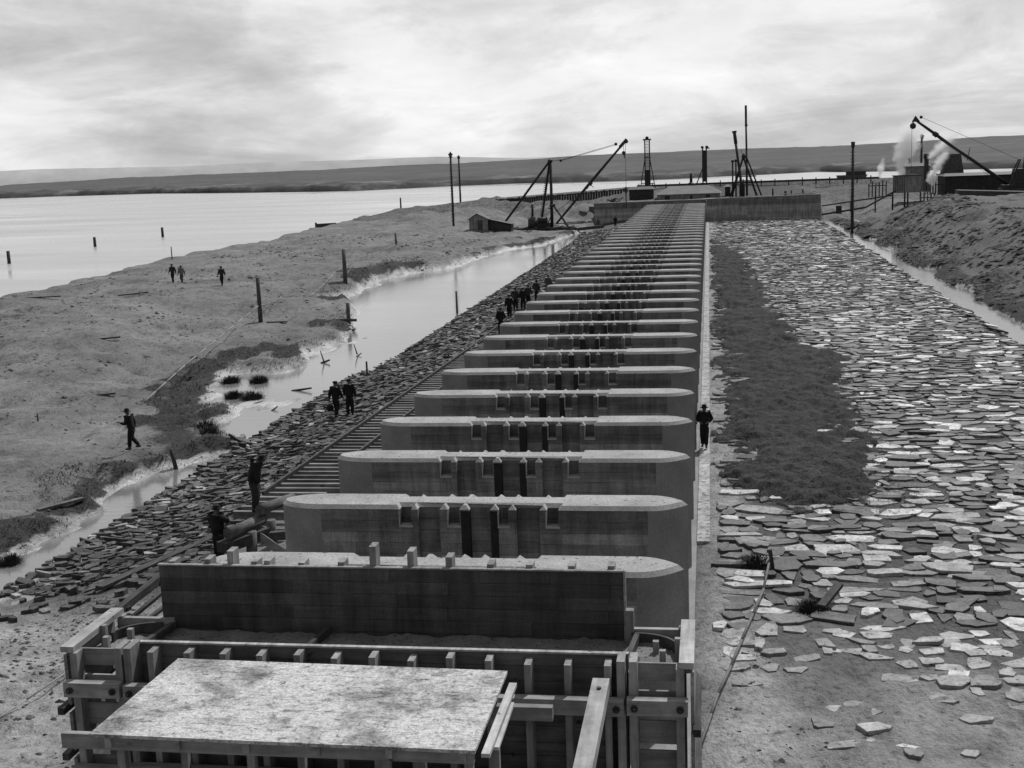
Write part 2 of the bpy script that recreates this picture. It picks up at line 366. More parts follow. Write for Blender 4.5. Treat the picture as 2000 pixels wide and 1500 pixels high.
def steam_mat(name, dens, rings):
    """density falls off from the curved axis of the plume, broken up by noise"""
    m = bpy.data.materials.new(name); m.use_nodes = True; t = m.node_tree; t.nodes.clear()
    o = t.nodes.new('ShaderNodeOutputMaterial'); v = t.nodes.new('ShaderNodeVolumePrincipled'); t.links.new(v.outputs[0], o.inputs['Volume'])
    v.inputs['Color'].default_value = g(.995); v.inputs['Anisotropy'].default_value = .0
    def mth(op, a, b=0.0, c=False):
        q = t.nodes.new('ShaderNodeMath'); q.operation = op; q.use_clamp = c
        for x, i in ((a, 0), (b, 1)):
            if isinstance(x, (int, float)): q.inputs[i].default_value = x
            else: t.links.new(x, q.inputs[i])
        return q.outputs[0]
    pos = t.nodes.new('ShaderNodeNewGeometry').outputs['Position']; sx = t.nodes.new('ShaderNodeSeparateXYZ'); t.links.new(pos, sx.inputs[0])
    z0, z1 = rings[0][2], rings[-1][2]; zn = mth('DIVIDE', mth('SUBTRACT', sx.outputs[2], z0), z1 - z0)
    def curve(k, lo, hi):
        q = t.nodes.new('ShaderNodeValToRGB'); t.links.new(zn, q.inputs[0]); e = q.color_ramp.elements
        P = [((r[2] - z0) / (z1 - z0), (r[k] - lo) / (hi - lo)) for r in rings]
        e[0].position, e[0].color = P[0][0], g(P[0][1]); e[1].position, e[1].color = P[-1][0], g(P[-1][1])
        for p, c in P[1:-1]: w = e.new(p); w.color = g(c)
        return mth('ADD', mth('MULTIPLY', q.outputs[0], hi - lo), lo)
    xs = [r[0] for r in rings]; ysr = [r[1] for r in rings]
    dx = mth('SUBTRACT', sx.outputs[0], curve(0, min(xs) - .1, max(xs) + .1)); dy = mth('SUBTRACT', sx.outputs[1], curve(1, min(ysr) - .1, max(ysr) + .1))
    rad = curve(3, 0.0, 4.0)
    d = mth('DIVIDE', mth('SQRT', mth('ADD', mth('MULTIPLY', dx, dx), mth('MULTIPLY', dy, dy))), rad)
    n = t.nodes.new('ShaderNodeTexNoise'); n.inputs['Scale'].default_value = .75; n.inputs['Detail'].default_value = 6; n.inputs['Roughness'].default_value = .62; n.inputs['Distortion'].default_value = .4
    t.links.new(pos, n.inputs['Vector'])
    f = mth('ADD', mth('MULTIPLY', mth('SUBTRACT', n.outputs['Fac'], .5), 2.6), mth('SUBTRACT', .72, mth('MULTIPLY', d, .95)))
    f = mth('MULTIPLY', mth('MAXIMUM', f, 0.0), mth('SUBTRACT', 1.0, d, True))
    zr = t.nodes.new('ShaderNodeValToRGB'); t.links.new(zn, zr.inputs[0]); zr.color_ramp.elements[0].color = g(1); zr.color_ramp.elements[1].color = g(.0); zr.color_ramp.elements[0].position = .25
    t.links.new(mth('MULTIPLY', mth('MULTIPLY', f, zr.outputs[0]), dens), v.inputs['Density'])
    return m

# ------------------------------------------------------------------ sky and sun
SUN = Vector((.34, .78, 1.12)).normalized()
def make_world():
    w = bpy.data.worlds.new('World'); S.world = w; w.use_nodes = True; t = w.node_tree; t.nodes.clear()
    out = t.nodes.new('ShaderNodeOutputWorld'); bg = t.nodes.new('ShaderNodeBackground'); t.links.new(bg.outputs[0], out.inputs[0]); bg.inputs[1].default_value = .1
    sky = t.nodes.new('ShaderNodeTexSky'); sky.sky_type = 'NISHITA'; sky.sun_disc = False
    sky.sun_elevation = math.asin(SUN.z); sky.sun_rotation = math.atan2(SUN.x, SUN.y)
    bw = t.nodes.new('ShaderNodeRGBToBW'); t.links.new(sky.outputs[0], bw.inputs[0])
    tc = t.nodes.new('ShaderNodeTexCoord'); sx = t.nodes.new('ShaderNodeSeparateXYZ'); t.links.new(tc.outputs['Generated'], sx.inputs[0])
    def mth(op, a, b=0.0, c=False):
        q = t.nodes.new('ShaderNodeMath'); q.operation = op; q.use_clamp = c
        for x, i in ((a, 0), (b, 1)):
            if isinstance(x, (int, float)): q.inputs[i].default_value = x
            else: t.links.new(x, q.inputs[i])
        return q.outputs[0]
    def ramp(f, st):
        q = t.nodes.new('ShaderNodeValToRGB'); t.links.new(f, q.inputs[0]); e = q.color_ramp.elements
        e[0].position = st[0][0]; e[0].color = g(st[0][1]); e[1].position = st[-1][0]; e[1].color = g(st[-1][1])
        for p, v in st[1:-1]: k = e.new(p); k.color = g(v)
        return q.outputs[0]
    zz = mth('ADD', mth('MAXIMUM', sx.outputs[2], 0.0), .17)
    cb = t.nodes.new('ShaderNodeCombineXYZ'); t.links.new(mth('DIVIDE', sx.outputs[0], zz), cb.inputs[0]); t.links.new(mth('DIVIDE', sx.outputs[1], zz), cb.inputs[1])
    def noise(sc, det, rg, dist, stretch, loc):
        mp = t.nodes.new('ShaderNodeMapping'); t.links.new(cb.outputs[0], mp.inputs[0]); mp.inputs['Scale'].default_value = stretch; mp.inputs['Location'].default_value = loc
        n = t.nodes.new('ShaderNodeTexNoise'); t.links.new(mp.outputs[0], n.inputs['Vector']); n.inputs['Scale'].default_value = sc; n.inputs['Detail'].default_value = det
        n.inputs['Roughness'].default_value = rg; n.inputs['Distortion'].default_value = dist; return n.outputs['Fac']
    big = noise(.62, 9, .62, .7, (1, .8, 1), CLOUD); fine = noise(1.9, 8, .62, .4, (1, .7, 1), (8.0, 2.0, 0))
    c1 = ramp(big, [(.34, .66), (.44, .82), (.52, .98), (.70, 1.05)]); c2 = ramp(fine, [(.3, .86), (.7, 1.1)])
    mp3 = t.nodes.new('ShaderNodeMapping'); t.links.new(tc.outputs['Generated'], mp3.inputs[0]); mp3.inputs['Scale'].default_value = (3.2, 3.2, 8.5); mp3.inputs['Location'].default_value = (2.2, .7, .35)
    n3 = t.nodes.new('ShaderNodeTexNoise'); t.links.new(mp3.outputs[0], n3.inputs['Vector']); n3.inputs['Scale'].default_value = 1.5; n3.inputs['Detail'].default_value = 9; n3.inputs['Roughness'].default_value = .58; n3.inputs['Distortion'].default_value = .35
    c3 = ramp(n3.outputs['Fac'], [(.36, .74), (.46, .90), (.52, 1.04), (.66, 1.1)])
    cl = mth('MULTIPLY', mth('MULTIPLY', c1, c2), c3)
    hz = ramp(sx.outputs[2], [(0, .96), (.045, .98), (.12, 1.0), (.3, 1.02)])          # brighter toward the horizon
    # brighter under the veiled sun, duller behind the photographer
    vd = t.nodes.new('ShaderNodeVectorMath'); vd.operation = 'DOT_PRODUCT'; t.links.new(tc.outputs['Generated'], vd.inputs[0]); vd.inputs[1].default_value = (-.10, .98, .18)
    gl = ramp(mth('ADD', mth('MULTIPLY', vd.outputs['Value'], .5), .5), [(.0, .40), (.6, .52), (.9, 1.0), (1.0, 1.05)])
    cloud = mth('MULTIPLY', mth('MULTIPLY', mth('MULTIPLY', cl, hz), gl), 8.6)
    mx = mth('ADD', mth('MULTIPLY', cloud, .86), mth('MULTIPLY', bw.outputs[0], .14))
    t.links.new(mx, bg.inputs[0])
CLOUD = (3.1, 1.4, 0.0)
make_world()
sl = bpy.data.lights.new('sun', 'SUN'); sl.energy = 3.8; sl.angle = R(1.2); sl.color = (1, 1, 1)
so = bpy.data.objects.new('sun', sl); COL.objects.link(so); so.rotation_euler = (-SUN).to_track_quat('-Z', 'Y').to_euler()
S.view_settings.view_transform = 'Standard'; S.view_settings.look = 'None'; S.view_settings.exposure = 0; S.view_settings.gamma = 1
S.render.engine = 'CYCLES'
S.cycles.volume_bounces = 10; S.cycles.max_bounces = 12; S.cycles.use_denoising = True

# ------------------------------------------------------------------ terrain
def grid_mesh(name, X, Y, Z, mat, attrs=None, smooth=True):
    ny, nx = X.shape
    me = bpy.data.meshes.new(name)
    co = np.stack([X, Y, Z], -1).reshape(-1, 3).astype(np.float32)
    i = np.arange(ny * nx).reshape(ny, nx)
    q = np.stack([i[:-1, :-1], i[:-1, 1:], i[1:, 1:], i[1:, :-1]], -1).reshape(-1, 4)
    me.vertices.add(len(co)); me.vertices.foreach_set('co', co.ravel())
    me.loops.add(q.size); me.loops.foreach_set('vertex_index', q.ravel().astype(np.int32))
    me.polygons.add(len(q)); me.polygons.foreach_set('loop_start', np.arange(0, q.size, 4, dtype=np.int32)); me.polygons.foreach_set('loop_total', np.full(len(q), 4, np.int32))
    me.update(calc_edges=True); me.validate()
    me.polygons.foreach_set('use_smooth', np.full(len(q), smooth))
    for k, a in (attrs or {}).items():
        at = me.attributes.new(k, 'FLOAT', 'POINT'); at.data.foreach_set('value', a.ravel().astype(np.float32))
    me.materials.append(mat)
    o = bpy.data.objects.new(name, me); COL.objects.link(o); return o

ys = list(np.arange(-30, 14, 3.0)); y = 14.0
while y < 330: ys.append(y); y += max(.16, .0075 * y)
xs = [-40.0 + .28 * i for i in range(int(66 / .28))]
a = -40.0; left = []
st = .3
while a > -170: a -= st; st = min(st * 1.05, 3); left.append(a)
a = xs[-1]; right = []; st = .3
while a < 190: a += st; st = min(st * 1.05, 4); right.append(a)
xs = left[::-1] + xs + right
GX, GY = np.meshgrid(np.array(xs), np.array(ys))
GZ, GW, GB = ground(GX, GY, True)
soil = sstep(-20.2, -19.6, GX) * sstep(-14.6, -15.0, GX) * sstep(29, 33, GY)
soil = np.maximum(soil, sstep(.9, 1.5, GX) * sstep(20.0, 19.2, GX) * sstep(26, 33, GY + fbm(GX * .3, GY * .3, 15, 3) * 9))
soil = np.maximum(soil, .55 * sstep(19, 20.5, GX) * sstep(235, 226, GY))
veg_shade = np.clip(GB * sstep(-20.4, -21.2, GX) * (.05 + .75 * sstep(.02, .16, fbm(GX * .2, GY * .14, 33, 4))) + .8 * sstep(19, 21, GX) * GB, 0, 1)
veg_shade = np.maximum(veg_shade, .42 * sstep(.03, .20, fbm(GX * .22, GY * .15, 35, 5)) * sstep(-22, -28, GX))
for px, py in SCARP: veg_shade = np.maximum(veg_shade, 1.0 * sstep(1.2 + py / 100, .3, np.hypot((GX - px) * 1.0, (GY - py) * .62) + 2.4 * fbm(GX * .9, GY * .65, 39, 4)))  # shade of the eroded scarps painted dark along with the vegetation
veg_shade = np.maximum(veg_shade, .5 * sstep(228, 250, GY)); veg_shade = np.maximum(veg_shade, (.0 + .5 * sstep(-.02, .18, fbm(GX * .3, GY * .16, 37, 4))) * sstep(20, 22, GX))
veg_shade = veg_shade * (1 - .9 * sstep(.3, .8, GW))
pale = .75 * sstep(34, 27, GY) * sstep(-12, -14, GX) + .55 * sstep(-.6, .2, GX) * sstep(2.2, .6, GX) + sstep(31, 25, GY + fbm(GX * .3, GY * .3, 16, 3) * 5) * sstep(-.3, 1, GX) * (.2 + .5 * sstep(0, 8, GX) * sstep(29, 24, GY))
tag(grid_mesh('ground', GX, GY, GZ, M['ground'], dict(wet=GW, veg_shade=veg_shade, soil=soil, pale=np.clip(pale, 0, 1))), kind='structure')

def sheet(name, polys, z, mat):
    b = MB()
    for P in polys: b.add([(x, y, z) for x, y in P], [tuple(range(len(P)))])
    return tag(b.build(name, mat), kind='structure')
sheet('lake', [[(-2500, -40), (-58, -40), (-58, 309), (-2500, 309)], [(-2500, 309), (-58, 309), (2500, 309), (2500, 2600), (-2500, 2600)]], -.3, M['lake'])
sheet('pool', [[(-46, 25), (-19, 25), (-19, 215), (-46, 215)]], -.3, M['pool'])
sheet('creek', [[(17, 36), (25, 36), (25, 224), (17, 224)]], -.3, M['pool'])

# far shore, hills
SH = [(-800, 790), (-600, 780), (-483, 773), (-460, 772), (-431, 784), (-390, 775), (-346, 756), (-293, 711), (-250, 679), (-211, 651), (-176, 625), (-154, 647), (-132, 671), (-105, 681), (-76, 667), (-43, 659), (-9, 668),
      (18, 693), (31, 697), (61, 724), (70, 690), (95, 660), (145, 640), (230, 620), (420, 600)]
def ridge(name, shore, rows, mat, n=520, amp=1.0, seed=5, kind='structure'):
    P = np.array(shore, float); s = np.r_[0, np.cumsum(np.hypot(*np.diff(P, axis=0).T))]
    t = np.linspace(0, s[-1], n); px = np.interp(t, s, P[:, 0]); py = np.interp(t, s, P[:, 1])
    py = py + fbm(px * .02, px * 0, seed, 4) * 22 * amp
    rr = np.hypot(px, py); ux, uy = px / rr, py / rr
    Xs = []; Ys = []; Zs = []
    for d, zf, nz in rows:
        Xs.append(px + ux * d); Ys.append(py + uy * d)
        Zs.append((zf(px, py) if callable(zf) else np.full(n, float(zf))) + nz * (fbm(px * .09 + d, py * .05, seed + 3, 4)))
    return tag(grid_mesh(name, np.array(Xs), np.array(Ys), np.array(Zs), mat), kind=kind)
AZ = lambda x, y: np.degrees(np.arctan2(x, y))
def rz_mid(x, y):
    return np.interp(AZ(x, y), [-33, -31.1, -25.5, -17.4, -13.3, -11.7, -8.2, -5.3, -3.3, .4, 5.8, 8.2, 11.5, 16], [2, 4, 9, 9.8, 12.4, 12, 13.2, 16.3, 16, 17, 16.5, 17.2, 20.5, 21])
tag(ridge('shore_scrub', SH, [(0, -.8, 0), (2, .4, .8), (5, 2.0, 2.6), (14, 2.6, 3.4), (30, 2.3, 2.5), (70, 3.2, 3.0), (130, 3.2, 1.6), (131, -2, 0)], M['shore'], 900, 1.0, 5), kind='stuff')
ridge('hills', [(x * 1.16, y * 1.16) for x, y in SH], [(0, 1.2, .5), (120, lambda x, y: 2.2 + .10 * rz_mid(x, y), 1.5), (400, lambda x, y: 1.0 + .36 * rz_mid(x, y), 2), (700, lambda x, y: .62 * rz_mid(x, y) + 1, 2.0), (880, lambda x, y: rz_mid(x, y), 1.6), (900, lambda x, y: rz_mid(x, y) - 1, 0), (1300, lambda x, y: rz_mid(x, y) - 9, 0)], M['hill'], 900, .3, 15)
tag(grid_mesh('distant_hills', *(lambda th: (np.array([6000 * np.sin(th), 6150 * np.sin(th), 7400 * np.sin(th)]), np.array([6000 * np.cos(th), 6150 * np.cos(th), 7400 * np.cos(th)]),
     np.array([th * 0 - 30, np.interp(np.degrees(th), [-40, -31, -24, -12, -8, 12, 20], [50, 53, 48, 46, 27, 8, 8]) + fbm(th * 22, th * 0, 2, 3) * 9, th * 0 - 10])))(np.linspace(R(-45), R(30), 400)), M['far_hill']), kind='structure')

# ------------------------------------------------------------------ the barrage piers
PY0, DY = 25.28, 4.95
XL, XR, JL, JR, HW = -10.98, -0.58, -9.80, -1.54, .60
FEAT = [('p', -7.74, -7.45), ('g', -7.28, -6.72), ('p', -6.50, -6.22), ('g', -5.96, -5.43), ('p', -5.22, -4.98), ('g', -4.78, -4.20), ('p', -4.02, -3.73)]
RIBS = [(-6.18, -5.96), (-5.43, -5.24)]
def pier_outline(pockets, rec=.24):
    """plan of a pier about its own centre line, front (-y) side first, anticlockwise"""
    front = []
    for k in range(11):                         # left nose from tip to front joint
        t = math.pi - (math.pi / 2) * (-1 + 1 * (1 - k / 10)) * -1 if False else math.pi + (math.pi / 2) * k / 10
        front.append((JL + (JL - XL) * math.cos(t) , HW * math.sin(t), 1))
    for kind, a, b in FEAT:
        if kind == 'p' and not pockets: continue
        front += [(a, -HW, 0), (a, -HW + rec, 0), (b, -HW + rec, 0), (b, -HW, 0)]
    for k in range(11):
        t = k / 10; x = JR + (XR - JR) * t
        front.append((x, -HW * (1 - t ** 2.1) , 2))
    front = [(x, y if abs(y) > 1e-6 else 0.0) for x, y, _ in front]
    back = [(x, -y) for x, y in reversed(front[1:-1])]
    return front + back
def offset(P, d):
    n = len(P); out = []
    for i in range(n):
        a = Vector(P[i - 1]); b = Vector(P[i]); c = Vector(P[(i + 1) % n])
        e1 = (b - a).normalized(); e2 = (c - b).normalized()
        n1 = Vector((-e1.y, e1.x)); n2 = Vector((-e2.y, e2.x)); m = (n1 + n2)
        if m.length < 1e-6: m = n1
        m.normalize(); k = d / max(.45, m.dot(n1)); out.append(tuple(b + m * k))
    return out
PTOP = 3.3
def pier_mesh():
    lo = pier_outline(False); up = pier_outline(True); inn = offset(up, .09)
    b = MB()
    def wall(P, z0, Q, z1, cls=None):
        n = len(P)
        for i in range(n):
            j = (i + 1) % n
            xm = (P[i][0] + P[j][0]) / 2
            b.mi = cls if cls is not None else (1 if (xm < JL + .001 or xm > JR - .001) else 0)
            b.sm = cls is None and (xm < JL + .001 or xm > JR - .001)
            b.add([(*P[i], z0), (*P[j], z0), (*Q[j], z1), (*Q[i], z1)], [(0, 1, 2, 3)])
    b_ = 2.80
    wall(lo, -.15, lo, b_); wall(up, b_, up, PTOP - .10); wall(up, PTOP - .10, inn, PTOP, 3)
    b.sm = False
    b.mi = 3
    for kind, x0, x1 in FEAT:  # painted light: pale strips for the sunlit sill and left jamb of pockets
        if kind != 'p': continue
        for sd in (-1, 1):
            ya, yb = sorted((sd * (HW + .012), sd * (HW - .03)))
            b.box(x0 - .035, x1 + .035, ya, yb, b_ - .06, b_ - .004)
            b.box(x0 - .03, x0 - .002, ya, yb, b_ - .003, PTOP - .12)
    b.mi = 3; b.add([(*p, b_ + .0) for p in lo], [tuple(range(len(lo)))])  # pocket floors get the same pale colour, as if lit
    b.mi = 2; b.add([(*p, PTOP) for p in inn], [tuple(range(len(inn)))])
    return b
_ord = ['first', 'second', 'third', 'fourth', 'fifth', 'sixth', 'seventh', 'eighth', 'ninth', 'tenth', 'eleventh', 'twelfth', 'thirteenth', 'fourteenth', 'fifteenth', 'sixteenth', 'seventeenth', 'eighteenth', 'nineteenth']
def ordinal(n):
    if n <= 19: return _ord[n - 1]
    t = {2: 'twent', 3: 'thirt', 4: 'fort'}[n // 10]
    return t + 'ieth' if n % 10 == 0 else t + 'y-' + _ord[n % 10 - 1]
def make_pier():
    r = thing('pier', (0, 0, 0), '', 'bridge pier', 'concrete piers of the barrage')
    pier_mesh().build('pier_body', [M['conc_face'], M['conc_nose'], M['conc_top'], M['conc_arris']], r)
    for side in (-1, 1):
        for a, c in RIBS:
            s = MB(); y = side * (HW + .006)
            s.box(a, c, min(y, y - side * .02), max(y, y - side * .02), -.1, PTOP - .13)
            xi = c - .004 if a < -5.8 else a + .004
            s.box(min(xi, xi + (.012 if a < -5.8 else -.012)), max(xi, xi + (.012 if a < -5.8 else -.012)), min(y - side * .022, y - side * .16), max(y - side * .022, y - side * .16), -.1, PTOP - .13)
            for z in (.5, 1.3, 2.1, 2.8): s.tube((a + .1, y, z), (a + .1, y + side * .012, z), .022, n=6)
            s.build('steel_guide', M['steel'], r)
    return r
proto = make_pier(); NP = 41
for i in range(NP):
    if i == 0: r = proto
    else:
        r = proto.copy(); COL.objects.link(r)
        for ch in proto.children:
            c = ch.copy(); COL.objects.link(c); c.parent = r
    r.location = (0, PY0 + DY * i, 0)
    r['label'] = ('nearest concrete pier, standing right behind the dark form panel' if i == 0 else
                  'last concrete pier of the row, against the far abutment walls' if i == NP - 1 else
                  f'{ordinal(i + 1)} flat-topped concrete pier counting away from the timber formwork')

b = MB(); b.box(-11.3, -.46, 18.0, 226, -.6, -.05); tag(b.build('sill_floor', M['conc_nose']), kind='structure')
b = MB(); b.box(-.455, -.06, 37.5, 226, -.5, .004); tag(b.build('apron_kerb', M['conc_strip']), kind='structure')

# abutment walls
def slab_wall(name, label, pts, th=.55):
    t = thing(name, ((pts[0][0] + pts[-1][0]) / 2, pts[0][1], 0), label, 'retaining wall')
    b = MB(); c = MB()
    for (x0, y0, z0), (x1, y1, z1) in zip(pts[:-1], pts[1:]):
        b.add([(x0, y0, -.5), (x1, y1, -.5), (x1, y1 + th, -.5), (x0, y0 + th, -.5), (x0, y0, z0 - .12), (x1, y1, z1 - .12), (x1, y1 + th, z1 - .12), (x0, y0 + th, z0 - .12)],
              [(0, 1, 5, 4), (2, 3, 7, 6), (1, 2, 6, 5), (3, 0, 4, 7), (4, 5, 6, 7)])
        e = .05
        c.add([(x0 - e, y0 - e, z0 - .118), (x1 + e, y1 - e, z1 - .118), (x1 + e, y1 + th + e, z1 - .118), (x0 - e, y0 + th + e, z0 - .118), (x0 - e, y0 - e, z0), (x1 + e, y1 - e, z1), (x1 + e, y1 + th + e, z1), (x0 - e, y0 + th + e, z0)],
              [(3, 2, 1, 0), (0, 1, 5, 4), (2, 3, 7, 6), (1, 2, 6, 5), (3, 0, 4, 7), (4, 5, 6, 7)])
    b.build('wall_face', M['conc_wall'], t); c.build('coping', M['conc_top'], t)
slab_wall('abutment_wall', 'grey concrete abutment wall left of the row of piers', [(-20.4, 226.6, 3.76), (-11.4, 226.8, 3.85), (-.5, 226.9, 3.9)])
slab_wall('abutment_wall', 'long concrete abutment wall right of the row of piers, above the paved apron', [(-.44, 226.2, 3.98), (9, 225.4, 4.1), (19.1, 224.6, 4.24)])

# ------------------------------------------------------------------ formwork of the next pier
def formwork():
    t = thing('formwork', (-5.7, 20.1, 0), 'timber formwork box around an unfinished pier in the foreground', 'formwork')
    TZ = 3.66
    # front panel of planks
    b = MB(); zt = TZ; k = 0
    while zt > 0:
        h = .235 + .03 * ((k * 7) % 3); b.box(-10.02, -1.38, 19.50 - .004 * (k % 2), 19.55, zt - h + .008, zt); zt -= h; k += 1
    b.build('front_panel', M['wood_plank'], t)
    b = MB(); b.box(-10.05, -1.36, 19.47, 19.56, TZ + .003, TZ + .035); b.build('top_batten', M['wood_y'], t)
    for i in range(13):
        x = -9.55 + i * .655; b = MB(); b.box(x - .055, x + .055, 19.17 + random.uniform(-.02, .02), 19.49, .0, TZ - .02 + random.uniform(-.05, .02)); b.build('stud', M['wood_z'], t)
    for x in (-10.10, -9.93, -1.47, -1.27):
        b = MB(); b.box(x - .065, x + .065, 19.08, 19.49, 0, TZ + .06); b.build('stud', M['wood_z'], t)
    # walers
    for (xa, xb, y, zc) in ((-11.05, -10.03, 19.0, 3.02), (-9.98, -1.42, 19.03, 2.98), (-1.37, -.40, 19.0, 3.02), (-10.0, -1.4, 19.05, 1.5), (-11.05, -10.03, 19.02, 1.45), (-1.37, -.4, 19.0, 1.5)):
        b = MB(); b.box(xa, xb, y - .12, y + .055, zc - .13, zc + .13); w = b.build('waler', M['wood_x'], t)
        for x in (xa + .12, xb - .12):
            n = MB(); n.tube((x, y - .123, zc), (x, y - .16, zc), .06, n=8); n.tube((x, y - .16, zc), (x, y - .22, zc), .022, n=6); n.build('bolt', M['iron'], t)
    # boxed ends with gaps between the boards, corner posts, end planks
    for sgn, xo, xi, xe in ((-1, -11.0, -10.18, -11.17), (1, -.46, -1.2, -.30)):
        for z0, z1 in ((3.30, 3.60), (2.72, 3.12), (2.2, 2.6), (1.72, 2.08), (1.2, 1.6), (.7, 1.1), (.1, .6)):
            b = MB(); b.box(min(xo, xi), max(xo, xi), 19.34, 19.39, z0, z1); b.build('end_board', M['wood_x'], t)
        b = MB(); b.box(min(xo, xo + sgn * -.13), max(xo, xo - sgn * .13), 19.10, 19.33, 0, TZ - .06); b.build('corner_post', M['wood_z'], t)
        b = MB(); b.box(min(xo, xo + sgn * -.12), max(xo, xo - sgn * .12), 20.9, 21.05, 0, TZ - .06); b.build('corner_post', M['wood_z'], t)
        b = MB(); b.box(min(xe, xe - sgn * .24), max(xe, xe - sgn * .24), 19.12, 21.05, TZ - .055, TZ + .05); b.build('end_plank', M['wood_pale_y'], t)
        for z0, z1 in ((2.6, 3.52), (1.75, 2.45), (.9, 1.6), (.1, .75)):
            b = MB(); b.box(min(xe, xe - sgn * .06), max(xe, xe - sgn * .06), 19.2, 21.0, z0, z1); b.build('end_board', M['wood_y'], t)
        for z in (2.5, 1.65):
            b = MB(); b.box(min(xe + sgn * .1, xe - sgn * .02), max(xe + sgn * .1, xe - sgn * .02), 19.0, 21.1, z, z + .13); b.build('end_waler', M['wood_dark_y'], t)
        b = MB(); b.box(min(xi - sgn * .28, xo), max(xi - sgn * .28, xo), 20.93, 21.03, 3.38, 3.56); b.build('cross_brace', M['wood_x'], t)
        # curved form of the nose
        pts = []
        for k in range(9):
            q = k / 8 * math.pi / 2
            pts.append((xi - sgn * .1 + sgn * .72 * math.sin(q), 20.28 + .58 * math.cos(q), 0))
        b = MB()
        for p, q in zip(pts[:-1], pts[1:]): b.beam((p[0], p[1], 3.42), (q[0], q[1], 3.42), .05, .2)
        b.build('curved_form', M['wood_dark_x'], t)
        for (x, y, h) in ((xo - sgn * .36, 19.75, .28), (xo - sgn * .12, 20.15, .34), (xi - sgn * .05, 19.7, .2), (xo - sgn * .5, 20.4, .18)):
            b = MB(); b.box(x - .05, x + .05, y - .05, y + .05, 3.2, 3.38 + h); b.build('peg', M['wood_z'], t)
    # cleats across the fill
    for x in (-10.02, -7.0, -1.42):
        b = MB(); b.beam((x, 19.57, 3.48), (x + .12, 20.9, 3.44), .09, .14); b.build('cleat', M['wood_dark_y'], t)
    # back panel, standing above the fill
    b = MB(); b.box(-10.13, -1.54, 21.0, 21.05, 0.05, 4.57); b.build('back_panel', M['ply'], t)
    b = MB(); b.box(-10.14, -1.53, 20.97, 21.06, 4.573, 4.60); b.build('top_batten', M['wood_y'], t)
    b = MB(); b.box(-1.535, -1.495, 20.97, 21.08, 3.3, 4.6); b.build('edge_batten', M['wood_y'], t)
    b = MB(); b.box(-1.50, -1.36, 20.85, 21.0, 3.3, 3.92); b.build('upright', M['wood_z'], t)
    for i, (x, h) in enumerate(((-9.9, .05), (-9.2, .10), (-8.75, .26), (-8.3, .07), (-8.05, .09), (-7.4, .06), (-6.65, .08), (-6.05, .38), (-5.35, .30), (-4.65, .2), (-3.9, .08), (-3.2, .08), (-2.45, .07), (-1.75, .08))):
        b = MB(); b.box(x - .06, x + .06, 21.06, 21.34, .2, 4.58 + h); b.build('stud', M['wood_z'], t)
formwork()
b = MB()
nx, ny = 90, 16
V = [(-11.05 + 10.7 * i / nx, 19.56 + 1.42 * j / ny, 3.33 + random.uniform(-.022, .022) + .02 * math.sin(i * .7)) for j in range(ny + 1) for i in range(nx + 1)]
b.sm = True
b.add(V, [(j * (nx + 1) + i, j * (nx + 1) + i + 1, (j + 1) * (nx + 1) + i + 1, (j + 1) * (nx + 1) + i) for j in range(ny) for i in range(nx)])
tag(b.build('concrete_fill', M['conc_wet']), 'rough fresh concrete filling the timber formwork to the brim', 'concrete')

def platform():
    t = thing('work_platform', (-6, 17.2, 0), 'mortar-splashed boarded work platform in front of the formwork', 'platform')
    Z = 3.75
    A = [(-8.95, 15.85), (-3.24, 15.78), (-3.22, 18.52), (-8.80, 18.66)]
    b = MB(); n = 6
    for k in range(n):
        f0, f1 = k / n, (k + 1) / n
        q = [Vector(A[0]).lerp(Vector(A[3]), f0), Vector(A[1]).lerp(Vector(A[2]), f0), Vector(A[1]).lerp(Vector(A[2]), f1 - .0006), Vector(A[0]).lerp(Vector(A[3]), f1 - .0006)]
        z = Z + .002 * (k % 2)
        b.add([(p.x, p.y, z - .05) for p in q] + [(p.x, p.y, z) for p in q], [(3, 2, 1, 0), (4, 5, 6, 7), (0, 1, 5, 4), (1, 2, 6, 5), (2, 3, 7, 6), (3, 0, 4, 7)])
    b.build('deck', M['deck'], t)
    b = MB(); b.box(-9.45, -3.3, 15.95, 16.05, 3.46, 3.69); b.build('bearer', M['wood_x'], t)
    b = MB(); b.box(-8.9, -2.42, 17.75, 17.88, 3.28, 3.50); b.build('bearer', M['wood_x'], t)
    for i in range(6):
        x = -8.7 + i * 1.05; b = MB(); b.box(x - .05, x + .05, 15.9, 18.6, 3.52, 3.695); b.build('joist', M['wood_y'], t)
    b = MB(); b.beam((-3.12, 15.9, 3.62), (-3.10, 18.3, 3.62), .12, .06); b.beam((-3.05, 16.3, 3.53), (-3.06, 17.8, 3.53), .10, .05); b.build('edge_board', M['wood_pale_y'], t)
    for x in (-8.6, -6.6, -4.6, -3.4):
        for y in (16.12, 18.2):
            b = MB(); b.box(x - .06, x + .06, y - .06, y + .06, 0, 3.5); b.build('leg', M['wood_z'], t)
platform()
b = MB(); b.beam((-1.80, 14.2, 3.28), (-1.77, 18.9, 3.40), .27, .22); st = thing('strut', (-1.8, 18.9, 0), 'square pale timber strut running toward the camera from the formwork', 'beam')
b.build('strut_beam', M['wood_pale_y'], st); b = MB(); b.tube((-1.77, 18.5, 3.49), (-1.77, 18.5, 3.53), .035, n=8); b.build('bolt', M['iron'], st)
b = MB(); b.beam((-1.8, 14.4, 0), (-1.8, 14.4, 3.17), .2, .2); b.build('leg', M['wood_z'], st)

